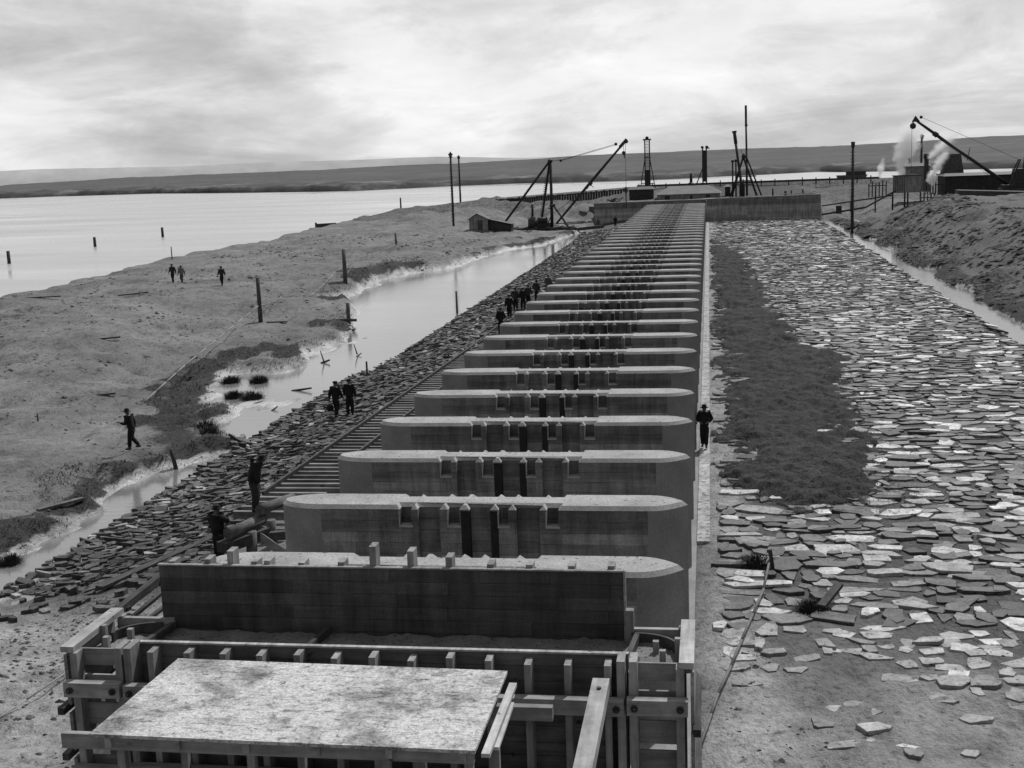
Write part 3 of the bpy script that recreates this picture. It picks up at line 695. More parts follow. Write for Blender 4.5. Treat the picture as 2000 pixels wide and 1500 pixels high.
# ------------------------------------------------------------------ stones
def stone(b, cx, cy, cz, w, d, th, rz, tx, ty, n=6, tone=.5):
    rough = cy < 60
    b.tone = tone
    pts = []
    ph = random.random() * 6.28
    for k in range(n):
        a = 2 * math.pi * k / n + random.uniform(-.42, .42) * 6 / n + ph
        sx = math.copysign(abs(math.cos(a)) ** .72, math.cos(a)); sy = math.copysign(abs(math.sin(a)) ** .72, math.sin(a))
        q = random.uniform(.84, 1.06) if not rough else random.uniform(.9, 1.06)
        q *= random.choice((.86, .97, 1.04, 1.1)); pts.append((sx * w / 2 * q, sy * d / 2 * q))
    pts.sort(key=lambda p: math.atan2(p[1] / d, p[0] / w))
    if rough:
        base = pts; pts = []
        for k in range(len(base)):
            p, q = base[k], base[(k + 1) % len(base)]; pts.append(p)
            j = random.uniform(-.05, .035); f = random.uniform(.35, .65)
            mx, my = p[0] + (q[0] - p[0]) * f, p[1] + (q[1] - p[1]) * f
            pts.append((mx * (1 + j), my * (1 + j)))
    c, s = math.cos(rz), math.sin(rz)
    lo = []; mi = []; up = []
    for x, y in pts:
        for lst, f, z in ((lo, 1.0, -th), (mi, 1.0, -.012), (up, .972, random.uniform(-.004, .004))):
            X, Y = x * f, y * f; zz = z + X * tx + Y * ty
            lst.append((cx + X * c - Y * s, cy + X * s + Y * c, cz + zz))
    m = len(pts)
    fs = [tuple(range(2 * m, 3 * m))]
    for k in range(m):
        j = (k + 1) % m; fs += [(k, j, m + j, m + k), (m + k, m + j, 2 * m + j, 2 * m + k)]
    b.add(lo + mi + up, fs)

def stone_field(name, stuff_name, mat, x0, x1, y0, y1, wr, dr, tones, keep, score, label, group, cat, tilt, th, zoff, stufflabel):
    specs = []
    y = y0
    while y < y1:
        sc = 1 + .35 * min(1, max(0, (y - 120) / 100))       # a little coarser far away
        d = random.uniform(*dr) * sc; x = x0 + random.uniform(-.4, 0)
        while x < x1:
            w = random.uniform(*wr) * sc * random.choice((.55, .8, 1, 1, 1.35))
            cx = x + w / 2; cy = y + d / 2 + .35 * math.sin(x * .9 + y * .13) + .3 * math.sin(x * 2.3 - y * .4) + random.uniform(-.28, .28) * d
            if cy < 29.5: w *= .72; d = min(d, .42)
            if keep(cx, cy): specs.append((cx, cy, w, d * (random.uniform(.92, 1.25) if random.random() < .85 else random.uniform(1.25, 1.75))))
            x += w * random.uniform(.96, 1.06)
        y += d * .98
    P = np.array(specs); Z = ground(P[:, 0], P[:, 1])
    sl = (ground(P[:, 0] + .4, P[:, 1]) - ground(P[:, 0] - .4, P[:, 1])) / .8
    sco = np.array([score(*p) for p in specs]); order = np.argsort(-sco)
    top = set(order[:300].tolist())
    mass = MB()
    for i, (cx, cy, w, d) in enumerate(specs):
        tn = tones(cx, cy); big = i in top
        b = MB() if big else mass
        n = random.choice((5, 5, 6, 6, 7)) if cy < 90 else random.choice((4, 5, 6))
        stone(b, cx, cy, Z[i] + zoff(cx, cy) + random.uniform(-.03, .05), w * random.uniform(.94, 1.08), d * random.uniform(.92, 1.1), th * random.uniform(.8, 1.7), random.gauss(0, .19), float(np.clip(sl[i], -.3, .3)) + random.gauss(0, tilt), random.gauss(0, tilt * 1.3), n, tn)
        if big: tag(b.build(name, mat, origin=(cx, cy, Z[i])), label, cat, group)
    tag(mass.build(stuff_name, mat), stufflabel, cat, kind='stuff')
    print(name, len(specs))

def ap_keep(x, y):
    lim = 27.5 + 1.6 * math.sin(x * .55 + .6) + (1.2 if x > 4 else 0)
    if y < lim and random.random() < (.42 if y > lim - 2.2 else .80): return False
    if y < lim + 3 and random.random() < .15: return False
    if x < 1.0 and y > 42 and random.random() < .8: return False
    if x > 18.6 + .3 * math.sin(y * .7): return False
    return True
def ap_tone(x, y):
    r = random.random(); k = min(1, max(0, (x - 1) / 9))
    if y > 200: k *= .6
    k += 1.6 * float(fbm(np.array([x * .22]), np.array([y * .09]), 57, 3)[0])
    if y < 46 and r < .24 + .1 * k: return random.uniform(.35, .82)
    if r < .11 + .19 * k: return random.uniform(.5, 1.0)  # sun glints painted as near-white stone tones, clustered by noise
    if y < 30: return random.uniform(.25, .55)
    if r < .50: return random.uniform(.17, .36)
    return random.uniform(.07, .17)
def in_view(x, y): return y > 22 and -.60 * y < x < .235 * y
stone_field('paving_stone', 'paving_stones', M['stone'], .35, 19, 23.0, 224, (.42, 1.4), (.30, .66), ap_tone, ap_keep,
            lambda x, y, w, d: (w * d / y ** 3 if in_view(x, y) and x > 0.4 else 0) * (0 if (polysd(np.array([x]), np.array([y]), STRAW)[0] < .4 and y > 38) else 1), 'flat irregular stone slab laid in the pale paved apron right of the piers', 'paving stones of the apron', 'paving stone', .034, .08,
            lambda x, y: .055 if y > 33 else (.04 if y > 29.5 else .008), 'countless flat pale slabs paving the apron up to the far wall')
def rr_keep(x, y): return x < -14.5 - .3 * math.sin(y * .9) and not (y < 32.2 and (x > -15.6 or random.random() < .75))
stone_field('riprap_stone', 'riprap_stones', M['riprap'], -20.5, -14.2, 29.6, 206, (.24, .64), (.16, .33),
            lambda x, y: random.uniform(.25, .55) if random.random() < .12 else random.uniform(.06, .19), rr_keep,
            lambda x, y, w, d: w * d / y ** 3 if in_view(x, y) else 0, 'dark rough stone pitched on the riprap bank left of the piers', 'riprap stones of the bank', 'stone', .13, .14,
            lambda x, y: .10, 'countless dark stones pitched on the bank beside the pool')

# ------------------------------------------------------------------ straw spread on the apron
def straw():
    nx, ny = 90, 520
    xs = np.linspace(0, 9, nx); ysx = 40 + (177 - 40) * (np.linspace(0, 1, ny) ** 1.6)
    X, Y = np.meshgrid(xs, ysx)
    sd = polysd(X, Y, STRAW) + fbm(X * .7, Y * .35, 3, 4) * 2.4 + fbm(X * 2.6, Y * 1.6, 4, 3) * 1.3
    Z = ground(X, Y) + np.where(sd < 0, .10 + .16 * sstep(0, -1.2, sd), -.22 * sstep(0, .5, sd)) + (fbm(X * 2.2, Y * 1.7, 8, 5) * .42 + fbm(X * .6, Y * .35, 12, 3) * .5) * sstep(.2, -.6, sd)
    o = grid_mesh('straw', X, Y, Z, M['straw'])
    tag(o, 'dark straw and weed strewn over the apron beside the piers', 'straw', kind='stuff')
    b = MB(); cnt = 0
    tries = RNG.random((90000, 2)); px = tries[:, 0] * 8.6; py = 40.5 + tries[:, 1] ** 2.0 * 100
    sdv = polysd(px, py, STRAW) + fbm(px * .7, py * .35, 3, 4) * 2.4 + fbm(px * 2.6, py * 1.6, 4, 3) * 1.3
    zb = ground(px, py) + .10 + .16 * sstep(0, -1.2, sdv) + (fbm(px * 2.2, py * 1.7, 8, 5) * .42 + fbm(px * .6, py * .35, 12, 3) * .5) * sstep(.2, -.6, sdv)
    for i in range(len(px)):
        if sdv[i] > random.uniform(-.3, .3) + (.9 if random.random() < .12 else 0): continue
        l = random.uniform(.06, .18) * (1 + py[i] / 120); w = random.uniform(.004, .010) * (1 + py[i] / 70); a = random.random() * 6.28; up = random.uniform(.0, .06)
        dx, dy = math.cos(a) * l, math.sin(a) * l; z = float(zb[i])
        b.add([(px[i] - dy / l * w, py[i] + dx / l * w, z - .02), (px[i] + dy / l * w, py[i] - dx / l * w, z - .02), (px[i] + dx, py[i] + dy, z + up)], [(0, 1, 2)])
    tag(b.build('straw_stalks', M['blade']), 'loose dark stalks lying on the straw cover', 'straw', kind='stuff')
straw()

# ------------------------------------------------------------------ grass tufts and bank vegetation
def tuft(name, x, y, r, h, label, n=520, z=None):
    b = MB(); z0 = gz(x, y) if z is None else z
    z0 = max(z0, -.34)
    for i in range(n):
        a = random.random() * 6.28; q = r * math.sqrt(random.random()); px, py = x + math.cos(a) * q, y + math.sin(a) * q
        ln = h * random.uniform(.35, .85) * (1.15 - .6 * (q / r) ** 2); o = random.uniform(.1, 1.1) * ln * (.4 + q / r); w = random.uniform(.005, .014) * (1 + y / 70)
        dx, dy = math.cos(a) * o + random.gauss(0, .08), math.sin(a) * o + random.gauss(0, .08); c, s = -math.sin(a), math.cos(a)
        b.add([(px - c * w, py - s * w, z0 - .05), (px + c * w, py + s * w, z0 - .05), (px + dx * .5 + c * w * .7, py + dy * .5 + s * w * .7, z0 + ln * .7), (px + dx * .5 - c * w * .7, py + dy * .5 - s * w * .7, z0 + ln * .7), (px + dx, py + dy, z0 + ln)],
              [(0, 1, 2, 3), (3, 2, 4)])
    return tag(b.build(name, M['grass'], origin=(x, y, z0)), label, 'grass tuft', 'dark grass tufts along the water')
for x, y, r, h, lab in ((-22.05, 35.3, .32, .42, 'round dark grass tuft alone on the wet sand at the left edge'),
                        (-27.44, 68.1, .55, .55, 'bushy dark tuft in the mud, left of the two tufts by the pool'),
                        (-25.7, 68.05, .5, .6, 'round dark tuft standing in shallow water of the pool'),
                        (-22.3, 52.3, .55, .7, 'dark tuft on the sand path at the near end of the pool'),
                        (-23.3, 54.3, .5, .7, 'dark tuft at the waterline just above the path tuft'),
                        (-25.4, 63.4, .5, .55, 'small dark tuft on the near mud bank of the pool'),
                        (-24.2, 63.0, .55, .6, 'dark tuft at the outer tip of the near mud bank'),
                        (1.25, 35.2, .4, .4, 'dark grass tuft growing among the paving stones near the stake'),
                        (2.5, 31.6, .35, .35, 'small grass tuft among stones beside the slanting plank')):
    tuft('grass_tuft', x, y, r, h, lab)
def bank_grass():
    b = MB(); n = 110000
    px = RNG.uniform(-40, -20.6, n); py = 33 + RNG.random(n) ** 1.6 * 165
    sd = np.minimum(polysd(px, py, POOL), polysd(px, py, CHAN)); z = ground(px, py)
    cl = fbm(px * .33, py * .2, 77, 3)
    qx = RNG.uniform(19.5, 33, 22000); qy = 90 + RNG.random(22000) * 120
    px = np.r_[px, qx]; py = np.r_[py, qy]; sd = np.r_[sd, polysd(qx, qy, CREEK)]; z = np.r_[z, ground(qx, qy)]; cl = np.r_[cl, fbm(qx * .4, qy * .2, 78, 3)]
    sc = np.full(len(px), 9.0)
    for qx_, qy_ in SCARP: sc = np.minimum(sc, np.hypot(px - qx_, (py - qy_) * .62))
    for i in range(len(px)):
        near = sc[i] < (.55 + py[i] / 160) * random.uniform(.5, 1.35) and z[i] > -.28
        if near: cl[i] = .12
        elif z[i] < -.22 or sd[i] < .1 or sd[i] > 3.4 * (.35 + cl[i] * 3.0) : continue
        h = random.uniform(.04, .14) * (.6 + 1.6 * max(0, cl[i] + .1)) * (1 if py[i] < 120 else 1.3); w = random.uniform(.006, .017) * (1 + py[i] / 70); a = random.random() * 6.28; o = random.uniform(.05, .3)
        c, s = math.cos(a), math.sin(a)
        b.add([(px[i] - c * w, py[i] - s * w, z[i] - .03), (px[i] + c * w, py[i] + s * w, z[i] - .03), (px[i] - s * o, py[i] + c * o, z[i] + h)], [(0, 1, 2)])
    tag(b.build('bank_grass', M['grass']), 'dark rank grass along the banks of the pool and the creek', 'grass', kind='stuff')
bank_grass()

def clods():
    b = MB()
    n = 16000
    n = 24000
    X = np.r_[RNG.uniform(-62, -20.8, 9000), RNG.uniform(-24, -11.6, 4500), RNG.uniform(.2, 9, 2500), 20 + RNG.random(8000) ** 1.7 * 16]
    Y = np.r_[34 + RNG.random(9000) ** 1.5 * 150, RNG.uniform(20, 32.5, 4500), RNG.uniform(20, 31, 2500), RNG.uniform(80, 216, 8000)]
    Z = ground(X, Y); cl = fbm(X * .3, Y * .22, 66, 4)
    for i in range(n):
        if Z[i] < -.15 or cl[i] + random.gauss(0, .08) < .02: continue
        r = random.uniform(.015, .05) * (1 + Y[i] / 55) * (2.0 if X[i] > 15 else 1) * (1.6 if random.random() < .08 else 1); a = random.random() * 6.28; k = 7
        top = (X[i] + random.gauss(0, r * .3), Y[i] + random.gauss(0, r * .3), Z[i] + r * random.uniform(.3, .6))
        vs = []
        for j in range(k):
            t = a + 6.28 * j / k; q = r * random.uniform(.7, 1.4); vs.append((X[i] + math.cos(t) * q * 1.3, Y[i] + math.sin(t) * q, Z[i] - .02))
        b.tone = random.uniform(.3, 1); b.add(vs + [top], [(j, (j + 1) % k, k) for j in range(k)])
    tag(b.build('clods', M['clod']), 'small dark clods and weed scattered over the sand', 'clods', kind='stuff')
clods()

# ------------------------------------------------------------------ timber track beside the piers
def track():
    t = thing('timber_track', (-14.2, 60, 0), 'timber track of close sleepers and rails running beside the piers', 'track')
    zt = lambda y: max(.30, 1.12 - (y - 36) * .0195)
    y = 36.6; k = 0
    while y < 92 and k < 92:
        xl = -14.95 + random.uniform(-.12, .12); xr = -11.75 + random.uniform(-.5, .3) if y > 39.5 else -12.7 + random.uniform(-.4, .1)
        b = MB(); z = zt(y); b.box(xl, xr, y - .075, y + .075, z - .24, z); o = b.build('sleeper', M['sleeper'], t, jit=.012); y += .62; k += 1
    for x, ya, yb in ((-14.72, 38.6, 93), (-13.25, 44.5, 93)):
        b = MB(); pts = [(x, yy, zt(yy) + .07) for yy in np.linspace(ya, yb, 24)]
        for p, q in zip(pts[:-1], pts[1:]): b.beam(p, q, .09, .14)
        b.build('rail', M['iron'], t)
    for x in (-14.5, -12.3):
        b = MB(); pts = [(x, yy, zt(yy) - .36) for yy in np.linspace(36.4, 60, 14)]
        for p, q in zip(pts[:-1], pts[1:]): b.beam(p, q, .2, .22)
        b.build('stringer', M['wood_dark_y'], t)
track()
def trestle():
    t = thing('log_trestle', (-13.2, 34.3, 0), 'braced timber trestle with round logs at the near end of the track', 'trestle')
    for pa, pb, r in (((-13.45, 33.95, -.1), (-13.4, 34.0, 1.25), .17), ((-11.75, 35.3, -.1), (-11.75, 35.3, 1.2), .16), ((-13.6, 36.2, -.1), (-13.6, 36.2, .95), .16)):
        b = MB(); b.tube(pa, pb, r, r * .92, 12, .03); b.build('post', M['post'], t)
    b = MB(); b.beam((-13.4, 34.35, .95), (-11.8, 35.1, .90), .16, .26); b.build('cap_beam', M['wood_dark_x'], t)
    b = MB(); b.beam((-13.3, 34.15, 1.1), (-12.1, 34.7, -.1), .1, .24); b.build('brace', M['wood_x'], t)
    b = MB(); b.beam((-11.9, 35.25, .9), (-13.2, 34.6, -.1), .1, .22); b.build('brace', M['wood_dark_x'], t)
trestle()
b = MB(); b.tube((-13.80, 33.2, 1.40), (-13.35, 34.9, 1.40), .17, .15, 14, .03); tag(b.build('log', M['log'], origin=(-13.3, 34.4, 1.3)), 'thick round log lying slantwise on the trestle', 'log', 'logs on the trestle')
b = MB(); b.tube((-13.30, 34.55, 1.74), (-13.0, 36.6, 1.55), .17, .15, 14, .03); tag(b.build('log', M['log'], origin=(-13.2, 36, 1.4)), 'upper log whose dark round end faces the camera beside the standing man', 'log', 'logs on the trestle')
b = MB(); b.beam((-13.95, 33.0, 1.05), (-13.2, 34.6, 1.05), .4, .3); tag(b.build('timber_baulk', M['wood_dark_y'], origin=(-13.6, 34, 1)), 'square-cut timber baulk under the log, near the reaching man', 'timber')
# loose timbers on the ground beside the formwork
def loose(name, pts, w, h, mat, label, cat='timber', grp=None, round_=False):
    b = MB()
    for p, q in zip(pts[:-1], pts[1:]):
        if round_: b.tube(p, q, w, w, 8)
        else: b.beam(p, q, w, h)
    return tag(b.build(name, mat, origin=pts[0]), label, cat, grp)
loose('loose_beam', [(-15.7, 28.0, .22), (-15.6, 33.6, .35)], .2, .22, M['wood_dark_y'], 'long dark beam lying on the sand left of the formwork')
loose('iron_pipe', [(-15.1, 29.2, .25), (-15.1, 33.2, .3)], .06, .06, M['iron'], 'dark pipe lying between beam and form panel', 'pipe', 'pipes on the sand', True)
loose('iron_pipe', [(-14.6, 28.9, .25), (-14.5, 32.4, .3)], .055, .06, M['post'], 'lighter thin pipe lying nearest the form panel', 'pipe', 'pipes on the sand', True)
loose('loose_plank', [(-17.3, 32.0, .14), (-15.6, 36.6, .3)], .3, .1, M['wood_dark_y'], 'dark plank lying along the upper edge of the rough sand')
loose('rope_line', [(-15.4, 23.0, .2), (-15.2, 24.4, .22), (-15.0, 26.2, .25)], .02, .02, M['rope'], 'pale taut rope on the sand at the lower left', 'rope', None, True)
loose('hose', [(1.62, 34.9, .3), (1.35, 32.6, .22), (1.0, 30.7, .22), (.68, 29.0, .2), (.4, 27.5, .16), (.1, 26.0, .14), (-.05, 25.0, .12), (-.3, 23.4, .1)], .035, .03, M['hose'], 'dark hose lying over the stones from the stake to the formwork', 'hose', None, True)
loose('stake', [(1.72, 34.7, -.1), (1.62, 34.8, .62)], .11, .11, M['wood_dark_z'], 'short dark stake beside a white slab among the stones', 'stake')
loose('slanting_plank', [(2.75, 31.4, .2), (3.3, 32.5, .42)], .22, .1, M['wood_dark_y'], 'short dark plank slanting up out of the paving stones', 'plank')

# ------------------------------------------------------------------ posts and poles
def post(name, x, y, z0, z1, r, label, cat='post', grp=None, mat='post', lean=(0, 0), r1=None, wob=.05):
    b = MB(); b.tube((x, y, z0 - .4), (x + lean[0], y + lean[1], z1), r, r1 or r * .9, 12, wob)
    return tag(b.build(name, M[mat], origin=(x, y, z0)), label, cat, grp)
for x, y, zt, lab in ((-100.5, 169.2, 1.55, 'dark pile in the lake at the left edge, nearest of three'), (-105.4, 205.1, 1.38, 'middle one of three dark piles standing in the lake'), (-104.6, 231.1, 1.57, 'dark pile in the lake, rightmost and farthest of three')):
    post('lake_pile', x, y, -.7, zt, .26, lab, 'pile', 'piles in the lake', 'wood_dark_z')
post('marker_pole', -68.2, 152.9, -.2, 2.5, .07, 'thin upright pole at the lake edge behind the two walking men', 'pole', mat='wood_dark_z')
def gp(n, x, y, zt, r, lab, **k): return post(n, x, y, gz(x, y), zt, r, lab, **k)
gp('mooring_post', -34.2, 91.9, 3.64, .17, 'tall light post on the sand where the rope bends', grp='posts on the sand flat')
gp('mooring_post', -34.3, 115.6, 4.06, .2, 'tall post beside the pool, beyond the rope bend', grp='posts on the sand flat')
gp('mooring_post', -41.7, 165.3, 2.78, .14, 'short far post on the sand flat below the hut', grp='posts on the sand flat')
post('standing_post', -27.1, 91.6, -.3, 1.6, .16, 'post with a crossbar standing in the edge of the pool', grp='posts on the sand flat')
loose('crossbar_plank', [(-28.3, 91.3, .34), (-26.4, 91.3, .30)], .12, .2, M['post'], 'weathered plank fixed across the post in the pool', 'plank')
post('gauge_post', -20.3, 99.5, -.4, 1.5, .09, 'pale slim gauge post at the pool edge of the riprap', grp='posts along the riprap', mat='post')
post('short_stake', -19.85, 70.2, -.3, .5, .06, 'short stake at the pool edge of the riprap near two men', grp='posts along the riprap', mat='wood_dark_z')
post('leaning_stump', -21.8, 47.6, .0, .55, .09, 'leaning stump on the path behind the gesturing man', 'stump', mat='wood_dark_z', lean=(-.16, 0))
post('short_stake', -22.35, 47.5, .0, .35, .04, 'thin little stick beside the leaning stump', 'stake', mat='wood_dark_z', lean=(.06, 0))
post('short_stake', -30.7, 52.7, gz(-30.7, 52.7), gz(-30.7, 52.7) + .35, .04, 'tiny stake alone on the near sand flat', 'stake', mat='wood_dark_z')
gp('marker_post', -74.0, 300, 4.0, .2, 'dark post at the corner of the lake shore, far left of the derrick', mat='wood_dark_z')

def mast(x, y, z0, z1, r, label, rungs=True, cap=True):
    t = thing('pole', (x, y, z0), label, 'pole', 'tall poles round the works')
    b = MB(); b.tube((x, y, z0 - .5), (x, y, z1 - .7), r, r * .82, 10); b.build('shaft', M['wood_dark_z'], t)
    if rungs:
        b = MB(); n = int((z1 - z0) / .55)
        for k in range(n): zz = z0 + 1 + k * (z1 - z0 - 2) / n; b.beam((x - r - .16, y, zz), (x + r + .05, y, zz + .02), .07, .07)
        b.build('climbing_irons', M['iron'], t)
    if cap:
        b = MB(); b.lathe((x, y, z1 - .75), [(.01, 0), (r * 1.5, .02), (r * 1.6, .18), (r * .9, .3), (r * 1.9, .42), (r * 1.9, .6), (r * .8, .8), (.05, 1.0)], 10); b.build('pole_cap', M['iron'], t)
mast(-42.3, 207.5, gz(-42.3, 207.5), 13.4, .20, 'tall knob-topped pole left of the derrick, nearer of the pair')
mast(-62.6, 317.3, 1.5, 13.5, .24, 'tall knob-topped pole at the lake edge, farther of the pair')
mast(20.3, 186.9, -.3, 12.7, .22, 'tall dark pole standing in the creek right of the abutment wall', cap=False)
b = MB(); b.tube((20.3, 186.9, 11.9), (20.3, 186.9, 12.7), .24, .3, 10); tag(b.build('pole_collar', M['iron'], origin=(20.3, 186.9, 12)), 'iron collar on top of the pole in the creek', 'collar')
mast(43.5, 289.6, 2.5, 14.0, .26, 'knob-topped pole standing in the steam at the right')
mast(42.9, 269.9, 2.5, 14.0, .26, 'knob-topped pole right of the steam plume')

# the rope across the sand
pts = [(-28.1, 58.3), (-29.7, 67.1), (-31.9, 78.8), (-34.2, 91.6), (-35.6, 101.0), (-34.0, 103.5), (-35.2, 112.0), (-36.6, 120.0), (-40.0, 141.0), (-43.0, 188.0)]
zz = [.5, .9, 1.15, 1.5, .95, .9, 1.2, 1.6, 1.3, 1.0]
fine = []
for (p, q, z0, z1) in zip(pts[:-1], pts[1:], zz[:-1], zz[1:]):
    for k in range(4): f = k / 4; fine.append((p[0] + (q[0] - p[0]) * f, p[1] + (q[1] - p[1]) * f, max(z0 + (z1 - z0) * f, gz(p[0] + (q[0] - p[0]) * f, p[1] + (q[1] - p[1]) * f) + .05)))
b = MB(); b.path(fine, .032, 6); tag(b.build('rope', M['rope'], origin=fine[0]), 'long pale rope stretched over the sand flat past the posts', 'rope')

# driftwood
for (x, y, dx, dy, r, lab) in ((-22.2, 65.2, .6, -.1, .07, 'floating log end in the middle of the pool near the two men'), (-22.4, 77.5, .1, .25, .05, 'bent branch sticking up from the pool'),
                               (-23.8, 74.8, .28, .05, .08, 'dark lump of driftwood in the pool left of the branch'), (-21.9, 59.9, .1, .2, .05, 'short stick in the shallows at the near end of the pool')):
    b = MB(); b.tube((x - dx, y - dy, -.33), (x + dx, y + dy, -.2 + r), r, r * .7, 8, .1)
    if 'branch' in lab: b.tube((x - .1, y, -.2), (x - .35, y + .2, .45), .05, .03, 6)
    tag(b.build('driftwood', M['wood_dark_y'], origin=(x, y, -.3)), lab, 'driftwood', 'driftwood in the pool')
for (x, y, dx, dy, lab) in ((-47.7, 98.6, .9, .9, 'pale board lying upper left on the sand flat'), (-56.5, 99.6, 1.6, .3, 'long board lying near the left lake shore'), (-39.0, 75.9, .9, .5, 'dark board half buried in the middle of the sand flat'),
                            (-31.6, 61.1, .5, .15, 'short dark board left of the mud bank'), (-31.5, 88.0, .8, -.1, 'light board right of the tall rope post'), (-23.0, 40.4, .5, .7, 'black board lying across the lower channel')):
    z = max(gz(x, y), -.25) + .05; b = MB(); b.beam((x - dx, y - dy, z), (x + dx, y + dy, z + .05), .22, .1); tag(b.build('driftwood_board', M['post'], origin=(x, y, z)), lab, 'board', 'boards lying about on the sand')

# small wall at lake corner and the sheet pile fence on the embankment
t = thing('timber_wall', (-74, 238, 0), 'short dark timber wall at the bend of the lake shore', 'wall')
b = MB(); b.beam((-75.2, 236.0, .5), (-72.0, 238.5, .5), .2, 1.3); b.build('wall_boards', M['wood_dark_x'], t)
b = MB(); b.box(-75.4, -75.1, 235.8, 236.1, -.4, 1.4); b.build('end_post', M['wood_dark_z'], t)
def pile_fence():
    t = thing('sheet_pile_fence', (-40, 300, 2), 'low ragged fence of upright piles along the embankment behind the derrick', 'fence')
    line = [(-66, 313, 1.7), (-57, 312, 2.3), (-45, 304, 3.0), (-35, 299.5, 3.5), (-24, 302, 4.1), (-18, 303.5, 4.4)]
    P = []
    for p, q in zip(line[:-1], line[1:]):
        n = int(math.dist(p, q) / .62)
        for k in range(n): P.append(Vector(p).lerp(Vector(q), k / n))
    for i, p in enumerate(P[:98]):
        b = MB(); h = random.uniform(-.15, .15); b.box(p.x - .24, p.x + .24, p.y - .12, p.y + .12, p.z - 1.9, p.z + h); b.build('pile', M['wood_dark_z'], t)
    b = MB()
    for p, q in zip(line[:-1], line[1:]): b.beam((p[0], p[1] - .2, p[2] - .2), (q[0], q[1] - .2, q[2] - .2), .12, .22)
    b.build('rail', M['wood_dark_x'], t)
pile_fence()
t = thing('bank_fence', (20, 306, 4), 'long low dark fence on the far embankment above the right abutment', 'fence')
b = MB(); b.beam((-17, 304.4, 4.75), (14, 309, 4.75), .15, .5); b.beam((14, 309, 4.75), (40, 311, 4.75), .15, .5); b.build('boards', M['wood_dark_x'], t)
for k in range(18):
    x = -16.5 + k * 3.2; b = MB(); y = 304.2 + (x + 17) * .12; b.box(x - .12, x + .12, y - .5, y - .3, 3.6, 5.2 + random.uniform(-.2, .3)); b.build('fence_post', M['wood_dark_z'], t)

